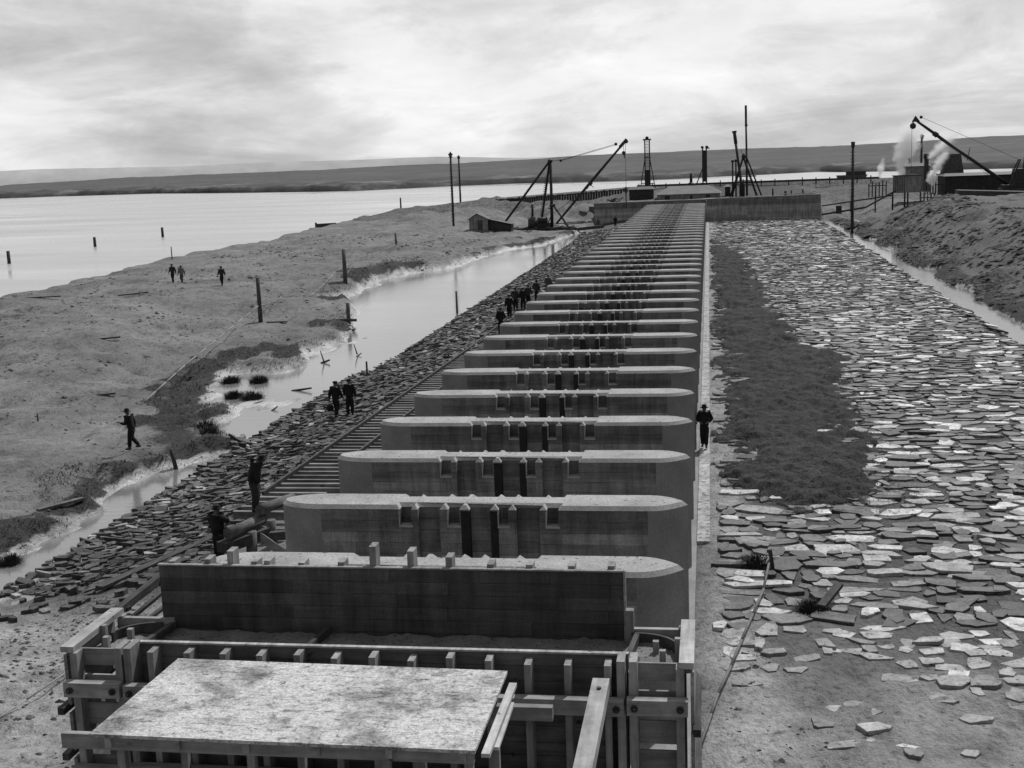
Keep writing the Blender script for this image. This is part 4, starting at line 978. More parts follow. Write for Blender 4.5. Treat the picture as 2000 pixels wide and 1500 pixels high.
# ------------------------------------------------------------------ derrick crane
def derrick():
    X, Y, Z = -25.8, 208.4, gz(-25.8, 208.4)
    t = thing('derrick_crane', (X, Y, Z), 'stiff-leg derrick crane with raised boom left of the abutment', 'crane')
    b = MB(); b.tube((X, Y, Z - .3), (X + .06, Y, 11.6), .27, .22, 10); b.build('mast', M['wood_dark_z'], t)
    b = MB(); b.lathe((X, Y, 11.3), [(.3, 0), (.42, .1), (.42, .35), (.2, .5), (.05, .6)], 10); b.beam((X, Y, 11.5), (X + 1.8, Y, 11.6), .08, .08); b.build('mast_head', M['iron'], t)
    b = MB(); b.tube((X - .1, Y, 11.5), (-34.2, 211, 1.5), .2, .2, 8); b.build('back_leg', M['wood_dark_z'], t)
    b = MB(); b.tube((X - .1, Y + .1, 11.3), (-28.7, 217, 1.2), .21, .21, 8); b.build('back_leg', M['wood_dark_z'], t)
    b = MB()
    for k in range(22): f = .22 + k * .032; p = Vector((X - .1, Y + .1, 11.3)).lerp(Vector((-28.7, 217, 1.2)), f); b.beam(p + Vector((-.42, -.1, 0)), p + Vector((.1, -.1, 0)), .1, .1)
    b.build('ladder_rungs', M['iron'], t)
    b = MB(); b.tube((-25.0, Y - .3, 1.3), (-19.4, Y - .3, 7.6), .17, .25, 10); b.tube((-19.4, Y - .3, 7.6), (-13.6, Y - .3, 14.0), .25, .17, 10); bo = b.build('boom', M['wood_dark_z'], t)
    b = MB(); b.beam((-14.3, Y - .3, 13.3), (-13.1, Y - .3, 14.55), .42, .5); b.tube((-13.2, Y - .55, 14.2), (-13.2, Y - .05, 14.2), .3, .3, 12); subpart(b.build('boom_head', M['iron'], t), bo)
    b = MB(); b.tube((-19.4, Y - .3, 7.4), (-19.1, Y - .3, 7.9), .36, .36, 10); b.beam((-19.2, Y - .3, 7.4), (-18.7, Y - .3, 7.0), .1, .1); subpart(b.build('boom_clamp', M['iron'], t), bo)
    b = MB()
    for p, q in (((X + 1.8, Y, 11.6), (-14.8, Y - .3, 13.9)), ((X + 1.8, Y, 11.5), (-14.8, Y - .3, 13.75)), ((-21.4, Y - .6, 5.6), (-14, Y - .3, 13.6)), ((-13.35, Y - .3, 13.9), (-13.4, Y - .3, 5.0)), ((-13.75, Y - .3, 13.9), (-13.6, Y - .3, 12.6)), ((X + .3, Y - .3, 3.0), (-19.5, Y - .3, 7.0))):
        b.tube(p, q, .035, .035, 5)
    b.build('cables', M['wire'], t)
    b = MB(); b.ball((-13.65, Y - .3, 12.4), .32); b.tube((-13.6, Y - .3, 12.2), (-13.55, Y - .3, 11.5), .15, .04, 8); b.build('hook_block', M['iron'], t)
    b = MB(); b.tube((-13.42, Y - .3, 6.9), (-13.42, Y - .3, 5.9), .2, .16, 8); b.tube((-13.42, Y - .3, 5.9), (-13.42, Y - .3, 3.4), .12, .06, 8); b.build('hanging_weight', M['iron'], t)
    b = MB(); b.ball((-14.9, Y - .3, 13.85), .26); b.ball((X + 1.75, Y, 11.55), .24); b.build('pulley', M['iron'], t)
    b = MB(); b.tube((-28.9, Y - .8, Z), (-28.9, Y - .8, Z + 2.0), .85, .8, 14); b.lathe((-28.9, Y - .8, Z + 2.0), [(.8, 0), (.5, .25), (.22, .4)], 14); b.tube((-28.9, Y - .8, Z + 2.3), (-28.9, Y - .8, 4.5), .2, .2, 10); b.tube((-28.9, Y - .8, 4.4), (-28.9, Y - .8, 4.55), .26, .26, 10); b.build('boiler', M['iron'], t)
    b = MB(); b.box(-28.2, -26.0, Y - 1.5, Y - .3, Z + .5, Z + 1.3); b.tube((-28, Y - 1.3, Z + 1.75), (-26.4, Y - 1.3, Z + 1.75), .5, .5, 12); b.tube((-27.8, Y - .6, Z + 1.2), (-26.6, Y - .6, Z + 1.2), .35, .35, 12); b.beam((-27, Y - 1.6, Z + .3), (-26.9, Y - 1.6, Z + 2.2), .08, .08); b.build('winch_engine', M['iron'], t)
    b = MB(); b.beam((X + .1, Y, 4.6), (-22.6, Y - 1, Z), .22, .25); b.beam((X + .1, Y, 3.0), (X - 1.2, Y - .5, Z), .12, .14); b.tube((X - .3, Y - .4, 4.2), (X + .7, Y - .4, 4.4), .2, .2, 8); b.beam((X - .6, Y, 3.9), (X + .3, Y, 3.6), .18, .22); b.build('mast_brace', M['wood_dark_x'], t)
    b = MB()
    for k in range(5): b.beam((-33 + k * .3, Y - 2.6 + k * .9, Z + .35), (-21.5 - k * .4, Y - 2.4 + k * .9, Z + .35), .3, .35)
    for k in range(6): b.beam((-32 + k * 1.9, Y - 3.2, Z + .62), (-31.8 + k * 1.9, Y + 1.4, Z + .62), .28, .2)
    b.build('base_frame', M['wood_dark_x'], t)
derrick()

# pile drivers
def pile_driver_a():
    X, Y, Z = -14.2, 300, 4.4
    t = thing('pile_driver', (X, Y, Z), 'narrow ladder-like pile driver tower right of the derrick hook', 'pile driver')
    b = MB()
    for s in (-1, 1): b.beam((X + s * .55, Y, Z - .5), (X + s * .55, Y, 15.5), .26, .3)
    b.build('leaders', M['wood_dark_z'], t)
    b = MB()
    for k in range(20): z = 9.0 + k * .34; b.beam((X - .55, Y - .16, z), (X + .55, Y - .16, z), .09, .12)
    b.build('rungs', M['wood_dark_x'], t)
    for s in (-1, 1): b = MB(); b.beam((X + s * .5, Y, 11.6), (X + s * 1.75, Y + .6, Z - .3), .2, .22); b.build('raking_leg', M['wood_dark_z'], t)
    b = MB(); b.beam((X - .95, Y, 15.55), (X + .95, Y, 15.55), .5, .35); b.tube((X, Y - .4, 15.9), (X, Y + .4, 15.9), .4, .4, 12); b.build('head_sheave', M['iron'], t)
    b = MB(); b.box(X - .4, X + .4, Y - .35, Y + .35, Z + .4, Z + 4.2); b.build('hammer', M['iron'], t)
    b = MB(); b.beam((X - 1.5, Y, Z + 1.0), (X + 1.5, Y, Z + 1.0), .16, .2); b.beam((X - .8, Y - .1, 11.4), (X + .8, Y - .1, 11.4), .15, .25); b.build('cross_tie', M['wood_dark_x'], t)
pile_driver_a()
def pile_driver_b():
    X, Y, Z = -.95, 300, 4.4
    t = thing('pile_driver', (X, Y, Z), 'squat dark pile driver tower behind the low shed roof', 'pile driver')
    b = MB()
    for s in (-1, 1): b.beam((X + s * .42, Y, Z - .4), (X + s * .42, Y, 13.2), .32, .35)
    b.build('leaders', M['wood_dark_z'], t)
    b = MB(); b.box(X - .26, X + .26, Y - .2, Y + .2, Z + 1, 12.6); b.build('hammer', M['iron'], t)
    b = MB(); b.ball((X - .5, Y, 13.3), .35); b.ball((X + .55, Y, 13.3), .4); b.beam((X + .3, Y, 13.2), (X + 1.2, Y, 13.0), .2, .25); b.build('head_sheave', M['iron'], t)
    b = MB(); b.beam((X - .4, Y, 8.6), (X - 2.1, Y, Z), .25, .25); b.build('raking_leg', M['wood_dark_z'], t)
pile_driver_b()
t = thing('steam_boiler', (-4.1, 300, 4.4), 'small upright boiler with thin funnel left of the squat pile driver', 'boiler')
b = MB(); b.lathe((-4.1, 300, 4.3), [(.05, 0), (1.0, 0), (.95, .7), (.5, 1.0), (.3, 1.1)], 12); b.build('boiler_body', M['iron'], t)
b = MB(); b.tube((-4.1, 300, 5.3), (-4.1, 300, 7.5), .34, .3, 10); b.build('funnel', M['iron'], t)
def shear_legs():
    Y = 240
    t = thing('shear_legs', (6.4, Y, 3.9), 'A-frame shear legs with a tall thin mast on the right abutment', 'hoist')
    b = MB(); b.tube((7.0, Y + .5, 3.8), (6.95, Y + .5, 12.2), .2, .2, 8); b.tube((6.95, Y + .5, 12.2), (6.87, Y + .5, 16.6), .18, .17, 8); b.tube((6.9, Y + .5, 16.5), (6.9, Y + .5, 16.9), .26, .26, 8); b.tube((6.87, Y + .5, 16.9), (6.85, Y + .5, 20.3), .2, .22, 8); b.build('mast', M['wood_dark_z'], t)
    for p, q, r in (((6.35, Y, 11.1), (4.2, Y, 3.8), .19), ((6.3, Y, 11.1), (8.8, Y, 3.7), .19), ((6.9, Y, 11.0), (9.7, Y + 1.5, 3.7), .15), ((6.1, Y + .3, 10.3), (3.9, Y + 1, 3.7), .12)):
        b = MB(); b.tube(p, q, r, r, 8); b.build('leg', M['wood_dark_z'], t)
    b = MB()
    for z, a, c in ((7.4, 5.2, 8.7), (6.6, 5.0, 8.1), (5.9, 4.8, 8.3)): b.beam((a, Y - .1, z), (c, Y - .1, z), .16, .18)
    b.build('cross_ties', M['wood_dark_x'], t)
    b = MB(); b.lathe((6.4, Y, 10.6), [(.1, 0), (.35, .1), (.4, .5), (.2, .8), (.05, 1.0)], 8); b.tube((6.2, Y, 11.3), (5.9, Y, 12.4), .06, .03, 6); b.build('head_block', M['iron'], t)
    b = MB(); b.box(5.6, 6.6, Y - .5, Y + .5, 3.8, 6.0); b.tube((5.8, Y - .6, 6), (5.8, Y - .6, 6.9), .1, .1, 6); b.tube((6.3, Y - .6, 6), (6.3, Y - .6, 6.9), .1, .1, 6); b.build('winch', M['iron'], t)
shear_legs()
t = thing('raking_pile', (6.2, 239.2, 3.9), 'thick pile leaning left across the A-frame, topped by a dark collar', 'pile')
b = MB(); b.tube((6.25, 239.2, 3.7), (4.95, 239.2, 13.6), .24, .24, 10); b.build('shaft', M['wood_dark_z'], t); b = MB(); b.tube((4.98, 239.2, 13.4), (4.7, 239.2, 15.7), .32, .3, 10); b.tube((4.74, 239.2, 15.4), (4.7, 239.2, 15.75), .42, .42, 10); b.build('collar', M['iron'], t)
t = thing('twin_posts', (4.6, 239.6, 3.9), 'pair of short capped posts just left of the leaning pile', 'posts')
for x, z in ((4.38, 10.2), (4.98, 10.3)):
    b = MB(); b.tube((x, 239.6, 3.7), (x, 239.6, z), .15, .14, 8); b.tube((x, 239.6, z - .15), (x, 239.6, z + .25), .3, .26, 8); b.build('post', M['wood_dark_z'], t)

# low shed with hipped roof, dark sheds, hut
def hip_shed(name, x0, x1, y0, y1, z0, ze, zr, inset, label, wallm, roofm, openings):
    t = thing(name, ((x0 + x1) / 2, (y0 + y1) / 2, z0), label, 'shed')
    b = MB(); b.box(x0, x1, y0, y1, z0 - .4, ze); w = b.build('wall', wallm, t)
    e = .35; ym = (y0 + y1) / 2
    b = MB(); b.add([(x0 - e, y0 - e, ze + .003), (x1 + e, y0 - e, ze + .003), (x1 + e, y1 + e, ze + .003), (x0 - e, y1 + e, ze + .003), (x0 + inset, ym, zr), (x1 - inset, ym, zr)], [(0, 1, 5, 4), (1, 2, 5), (2, 3, 4, 5), (3, 0, 4), (3, 2, 1, 0)]); b.build('roof', roofm, t)
    for a, c in openings:
        b = MB(); b.box(a, c, y0 - .012, y0 - .004, z0, ze - .25); b.build('door', M['iron'], t)
hip_shed('low_shed', -9.6, 2.0, 238.5, 247.5, 3.6, 4.55, 5.95, 2.2, 'low broad shed with a pale hipped roof at the end of the row of piers', M['slat_pale'], M['roof'], ((-8.2, -7.2), (-3.5, -3.0), (-.6, .2)))
hip_shed('dark_shed', -14.9, -10.4, 240.5, 244, 3.6, 5.6, 6.1, .3, 'dark boarded shed left of the low hipped shed', M['wood_dark_z'], M['iron'], ((-14.4, -13.5), (-13.2, -12.6)))
hip_shed('dark_hut', 3.0, 4.0, 243, 245, 3.6, 5.5, 5.9, .3, 'small dark hut just right of the low hipped shed', M['wood_dark_z'], M['iron'], ())
def gable_hut():
    x0, x1, y0, y1 = -37.9, -34.9, 198.4, 200.8; z0 = gz(-36.4, 199) - .1; ze = z0 + 1.75; zr = z0 + 2.55; xm = (x0 + x1) / 2
    t = thing('tool_hut', (xm, y0, z0), 'small pale boarded hut with a gable end left of the derrick', 'hut')
    b = MB(); b.add([(x0, y0, z0 - .3), (x1, y0, z0 - .3), (x1, y1, z0 - .3), (x0, y1, z0 - .3), (x0, y0, ze), (x1, y0, ze), (x1, y1, ze), (x0, y1, ze), (xm - .2, y0, zr), (xm - .2, y1, zr)], [(0, 1, 5, 8, 4), (1, 2, 6, 5), (2, 3, 7, 9, 6), (3, 0, 4, 7)]); b.build('wall', M['slat_pale'], t)
    b = MB()
    for xa, xb in ((x0 - .2, xm - .2), (x1 + .2, xm - .2)):
        za = ze - .08; b.add([(xa, y0 - .2, za), (xb, y0 - .2, zr + .06), (xb, y1 + .2, zr + .06), (xa, y1 + .2, za), (xa, y0 - .2, za + .07), (xb, y0 - .2, zr + .13), (xb, y1 + .2, zr + .13), (xa, y1 + .2, za + .07)], [(0, 1, 2, 3), (4, 5, 6, 7), (0, 1, 5, 4), (3, 0, 4, 7), (1, 2, 6, 5), (2, 3, 7, 6)])
    b.build('roof', M['roof'], t)
    b = MB(); b.box(xm - .1, xm + .7, y0 - .03, y0 - .005, z0, z0 + 1.6); b.build('door', M['post'], t)
gable_hut()
t = thing('lean_to', (-33.3, 200, gz(-33.3, 200)), 'dark low lean-to right against the small pale hut', 'shed'); z = gz(-33.3, 200)
b = MB(); b.add([(-34.8, 199, z - .3), (-31.2, 199, z - .3), (-31.2, 201.5, z - .3), (-34.8, 201.5, z - .3), (-34.8, 199, z + 1.9), (-31.2, 199, z + 1.0), (-31.2, 201.5, z + 1.2), (-34.8, 201.5, z + 2.1)], [(0, 1, 5, 4), (1, 2, 6, 5), (2, 3, 7, 6), (3, 0, 4, 7)]); b.build('wall', M['wood_dark_z'], t)
b = MB(); b.beam((-34.9, 200.2, z + 2.07), (-31.0, 200.2, z + 1.17), 2.9, .06); b.build('roof', M['iron'], t)
b = MB(); b.beam((-21.8, 232, 1.9), (-19.9, 231, 1.9), .15, 2.2); b.beam((-23.6, 231, 1.6), (-22.1, 230.5, 1.3), .15, 1.6); tag(b.build('retaining_boards', M['slat'], origin=(-22, 231, 2)), 'grey retaining boards in the spoil heap left of the abutment', 'boards')
b = MB()
for k in range(14): x = -18.4 + random.random() * 2.4; b.beam((x, 228 + random.random(), 3.85 + k * .03), (x + random.uniform(-.8, .8), 229.5, 3.9 + k * .05), .18, .14)
tag(b.build('timber_stack', M['wood_dark_x'], origin=(-17, 228.5, 3.8)), 'untidy stack of dark timber on top of the left abutment wall', 'timber stack')
for k, (x, h, lab) in enumerate(((11.2, 5.3, 'tallest of the short posts on the right abutment wall'), (13.4, 4.8, 'broad stump post on the right abutment wall'), (14.4, 4.9, 'thin post right of the broad stump on the abutment wall'), (16.4, 5.0, 'rightmost short post standing on the abutment wall'))):
    post('wall_post', x, 229.5, 3.6, h, .16 if k != 1 else .26, lab, grp='posts on the right abutment', mat='wood_dark_z')
b = MB()
for k in range(10): x = 12.5 + k * .55; b.beam((x, 228 + random.random() * .5, 4.3 - .02 * k), (x + 1.2, 228.6, 4.32), .3, .1)
tag(b.build('plank_pile', M['wood_y'], origin=(15, 228.4, 4.2)), 'pale planks lying along the top of the right abutment', 'planks')
b = MB()
for k in range(6): x = -22.5 + random.uniform(-2.8, 2); b.beam((x - 1.3, 213 + k * 1.2, .9), (x + 1.3, 213.3 + k * 1.2, 1.0), .25, .16)
tag(b.build('plank_pile', M['slat'], origin=(-22, 214, .9)), 'scattered planks on the ground between derrick and left abutment', 'planks')
b = MB(); b.beam((-23.5, 204.2, .25), (-17.5, 211, .45), .4, .5); tag(b.build('timber_kerb', M['wood_dark_x'], origin=(-20, 207, .3)), 'dark timber edging at the far end of the pool', 'timber')

# ------------------------------------------------------------------ right-hand works
def cabin():
    t = thing('raised_cabin', (32, 217, 2.4), 'boarded cabin raised on posts at the right, next to the steam', 'cabin')
    A = [(29.9, 216), (31.7, 215.2), (34.4, 216.6), (32.6, 218)]
    b = MB(); b.add([(*p, 4.3) for p in A] + [(*p, 7.0) for p in A], [(0, 1, 5, 4), (1, 2, 6, 5), (2, 3, 7, 6), (3, 0, 4, 7), (3, 2, 1, 0)]); b.build('wall', M['slat_pale'], t)
    b = MB(); c = Vector((32.15, 216.5)); Q = [c + (Vector(p) - c) * 1.08 for p in A]; b.add([(*p, 7.003) for p in Q] + [(*p, 7.16) for p in Q], [(0, 1, 5, 4), (1, 2, 6, 5), (2, 3, 7, 6), (3, 0, 4, 7), (4, 5, 6, 7), (3, 2, 1, 0)]); b.build('roof', M['iron'], t)
    for p in A: b = MB(); b.tube((*p, 1.5), (*p, 4.3), .14, .14, 8); b.build('leg', M['wood_dark_z'], t)
    for k in range(6):
        f = k / 5.5 + .04; p = Vector(A[0]).lerp(Vector(A[1]), f); b = MB(); b.box(p.x - .05, p.x + .05, p.y - .1, p.y - .04, 4.3, 6.9); b.build('batten', M['post'], t)
cabin()
loose('chute_beam', [(25.5, 215.5, 2.1), (30.2, 215.5, 4.6)], .3, .25, M['wood_dark_x'], 'long sloping beam leading up to the raised cabin', 'beam')
loose('chute_beam', [(18.6, 217, 2.5), (30.0, 217, 3.9)], .25, .22, M['wood_dark_x'], 'long nearly level beam from the abutment to the cabin', 'beam')
loose('chute_beam', [(18.5, 216, 1.1), (25.5, 215.5, 2.1)], .3, .3, M['wood_dark_x'], 'low heavy beam on the bank right of the abutment', 'beam')
b = MB(); b.box(20.8, 21.7, 215.4, 216, 1.2, 2.5); b.box(23.1, 23.5, 215.4, 216, 1.4, 3.0); tag(b.build('beam_prop', M['wood_dark_z'], origin=(21, 216, 1)), 'stubby timber props under the beams right of the abutment', 'prop')
post('beam_post', 27.3, 217.3, 1.5, 5.6, .12, 'single upright post at the middle of the long beams', mat='wood_dark_z')
def stake_fence(x0, x1, y, n, z0, zt, label):
    t = thing('stake_fence', ((x0 + x1) / 2, y, z0), label, 'fence')
    for k in range(n):
        x = x0 + (x1 - x0) * k / (n - 1); b = MB(); b.box(x - .11, x + .11, y - .08, y + .08, z0 - .6, zt + random.uniform(-.35, .35)); b.build('stake', M['slat'], t)
    b = MB(); b.beam((x0, y + .14, zt - .6), (x1, y + .14, zt - .6), .08, .16); b.build('rail', M['post'], t)
stake_fence(33.4, 37.6, 210, 9, 2.6, 4.2, 'short fence of pale upright stakes below the raised cabin')
stake_fence(36.3, 41.5, 224, 13, 4.2, 5.8, 'fence of upright stakes behind the lower steam puff')
stake_fence(28.5, 31.5, 236, 6, 3.6, 5.6, 'dark stakes on the embankment left of the raised cabin')
hip_shed('slatted_shed', 34.2, 38.4, 232, 236, 4.2, 8.3, 8.8, .2, 'pale slatted shed behind the steam plume', M['slat_pale'], M['roof'], ())
b = MB(); b.tube((37.5, 230.5, 4), (37.5, 230.5, 10.2), .4, .4, 12); b.tube((37.5, 230.5, 9.6), (37.5, 230.5, 10.4), .5, .5, 12); tag(b.build('funnel', M['iron'], origin=(37.5, 230.5, 4)), 'dark iron funnel right of the knob-topped pole', 'funnel')
t = thing('hopper', (42.5, 232, 5), 'grey tapering hopper on the dark staging at the right edge', 'hopper')
b = MB(); b.add([(40.4, 231, 6.8), (43.9, 231, 6.8), (43.9, 234, 6.8), (40.4, 234, 6.8), (40.9, 231.3, 10.2), (43.4, 231.3, 10.2), (43.4, 233.7, 10.2), (40.9, 233.7, 10.2)], [(0, 1, 5, 4), (1, 2, 6, 5), (2, 3, 7, 6), (3, 0, 4, 7), (4, 5, 6, 7)]); b.build('hopper_body', M['post'], t)
b = MB()
for x in (40.6, 42.2, 43.7): b.box(x - .15, x + .15, 231.2, 231.5, 3.5, 6.8)
b.box(39.8, 44.6, 230.9, 234.2, 6.5, 6.79); b.build('staging', M['wood_dark_z'], t)
hip_shed('dark_engine_shed', 39.2, 52.0, 222, 229, 3.6, 6.6, 7.0, .6, 'long dark engine shed at the right edge below the crane boom', M['wood_dark_z'], M['iron'], ())
b = MB(); b.beam((38.5, 208, 3.9), (52, 207, 3.2), 5, 1.7); tag(b.build('spoil_staging', M['wood_dark_x'], origin=(44, 208, 3)), 'low black timber staging at the right edge', 'staging')
def steam_crane():
    Y = 215
    t = thing('steam_crane', (48.5, Y, 4), 'steam crane whose long boom reaches in from the right edge', 'crane')
    b = MB(); b.tube((32.9, Y, 16.1), (37.0, Y, 13.0), .2, .26, 10); b.tube((37.0, Y, 13.0), (47.6, Y, 5.2), .26, .3, 10); bo = b.build('boom', M['iron'], t)
    b = MB(); b.tube((36.0, Y, 13.75), (36.6, Y, 13.3), .42, .42, 10); subpart(b.build('boom_band', M['iron'], t), bo)
    b = MB(); b.beam((41.3, Y, 9.2), (41.7, Y, 11.2), .1, .1); subpart(b.build('boom_spreader', M['iron'], t), bo)
    b = MB(); b.add([(32.55, Y - .3, 15.6), (33.8, Y - .3, 15.7), (33.1, Y - .3, 16.6), (32.55, Y + .3, 15.6), (33.8, Y + .3, 15.7), (33.1, Y + .3, 16.6)], [(0, 1, 2), (5, 4, 3), (0, 3, 4, 1), (1, 4, 5, 2), (2, 5, 3, 0)]); b.build('boom_head', M['iron'], t)
    b = MB(); b.ball((32.75, Y, 15.0), .5, 14); b.tube((32.75, Y, 15.4), (32.75, Y, 15.9), .1, .1, 6); b.build('hook_block', M['iron'], t)
    b = MB(); b.ball((34.0, Y, 16.35), .26, 10); b.build('pulley', M['iron'], t)
    b = MB(); b.tube((32.6, Y, 14.7), (32.6, Y, 7.4), .03, .03, 5); b.tube((34.0, Y, 16.35), (49.4, Y, 9.0), .03, .03, 5); b.tube((36.6, Y, 13.0), (47, Y, 4.9), .03, .03, 5); b.build('cables', M['wire'], t)
    b = MB(); b.box(46.8, 51.5, Y - 1.4, Y + 1.4, 4.6, 5.1); b.box(48.6, 51.5, Y - 1.3, Y + 1.3, 5.1, 7.6); b.beam((47.8, Y - 1, 5.1), (49.4, Y - .6, 9.1), .2, .2); b.beam((47.8, Y + 1, 5.1), (49.4, Y + .6, 9.1), .2, .2); b.build('crane_house', M['iron'], t)
    b = MB(); b.tube((50.4, Y, 7.6), (50.4, Y, 9.4), .45, .4, 12); b.build('chimney', M['iron'], t)
    b = MB(); b.box(46.5, 52, Y - 1.5, Y + 1.5, 3.0, 4.55); b.build('undercarriage', M['wood_dark_x'], t)
steam_crane()
t = thing('barge', (56, 520, 0), 'flat dark barge moored on the far water at the right', 'barge')
b = MB(); b.add([(51, 518, -.4), (61, 518, -.4), (61, 523, -.4), (51, 523, -.4), (50.3, 518, 1.5), (62, 518, 1.5), (62, 523, 1.5), (50.3, 523, 1.5)], [(0, 1, 5, 4), (1, 2, 6, 5), (2, 3, 7, 6), (3, 0, 4, 7), (4, 5, 6, 7)]); b.build('hull', M['wood_dark_x'], t)
b = MB(); b.box(54, 61.5, 519, 522, 1.503, 3.0); b.build('deckhouse', M['wood_dark_z'], t)

# steam
def steam(name, rings, dens, label):
    b = MB(); n = 14
    prof = rings
    vs = []
    for (x, y, z, r) in prof:
        for k in range(n): a = 2 * math.pi * k / n; vs.append((x + r * math.cos(a), y + r * math.sin(a), z))
    fs = [(i * n + k, i * n + (k + 1) % n, (i + 1) * n + (k + 1) % n, (i + 1) * n + k) for i in range(len(prof) - 1) for k in range(n)]
    fs += [tuple(range(n - 1, -1, -1)), tuple(range((len(prof) - 1) * n, len(prof) * n))]
    b.sm = True; b.add(vs, fs)
    tag(b.build(name, steam_mat(name + ' vapour', dens, rings), origin=prof[0][:3]), label, 'steam')
steam('steam_plume', [(31.7, 219, 7.0, .7), (31.5, 219.2, 8.4, 1.5), (32.0, 219.5, 10.0, 2.4), (32.8, 220, 12.0, 3.1), (33.2, 220, 14.0, 3.4), (33.6, 220, 16.5, 2.6)], 6.0, 'tall white steam plume rising from the raised cabin')
steam('steam_puff', [(37.0, 220.5, 5.2, .5), (36.6, 220.5, 6.0, 1.2), (36.9, 220.5, 7.0, 1.3), (37.6, 220.5, 8.3, 1.4), (38.6, 220.5, 9.8, 1.4), (39.6, 220.5, 11.6, 1.0)], 7.0, 'smaller curling white steam puff right of the raised cabin')
steam('steam_wisp', [(38.6, 300, 5.0, .5), (38.8, 300, 6.2, 1.3), (38.9, 300, 7.6, 1.2), (39.4, 300, 9.6, .7)], 6.0, 'faint small steam wisp at the far water left of the plume')
steam('steam_haze', [(37.0, 224, 9.6, .8), (38.2, 224, 10.8, 1.8), (39.5, 224, 12.2, 2.2), (41.0, 224, 13.6, 2.0), (42.5, 224, 15, .8)], 3.0, 'thin drifting steam in front of the ridge below the boom')

# ------------------------------------------------------------------ people
def skinned(name, verts, edges, radii, mat, parent, sub=2, root=0):
    me = bpy.data.meshes.new(name); me.from_pydata([Vector(v) for v in verts], edges, [])
    o = bpy.data.objects.new(name, me); COL.objects.link(o)
    o.modifiers.new('skin', 'SKIN')
    if not me.skin_vertices: raise RuntimeError('no skin layer')
    for i, r in enumerate(radii):
        rr = r if isinstance(r, tuple) else (r, r); me.skin_vertices[0].data[i].radius = rr
        me.skin_vertices[0].data[i].use_root = (i == root)
    m = o.modifiers.new('sub', 'SUBSURF'); m.levels = sub; m.render_levels = sub
    dg = bpy.context.evaluated_depsgraph_get(); ev = o.evaluated_get(dg)
    nm = bpy.data.meshes.new_from_object(ev); nm.name = name
    bpy.data.objects.remove(o); bpy.data.meshes.remove(me)
    nm.materials.clear()
    for q in (mat if isinstance(mat, list) else [mat]): nm.materials.append(q)
    nm.polygons.foreach_set('use_smooth', [True] * len(nm.polygons))
    no = bpy.data.objects.new(name, nm); COL.objects.link(no); no.parent = parent
    return no

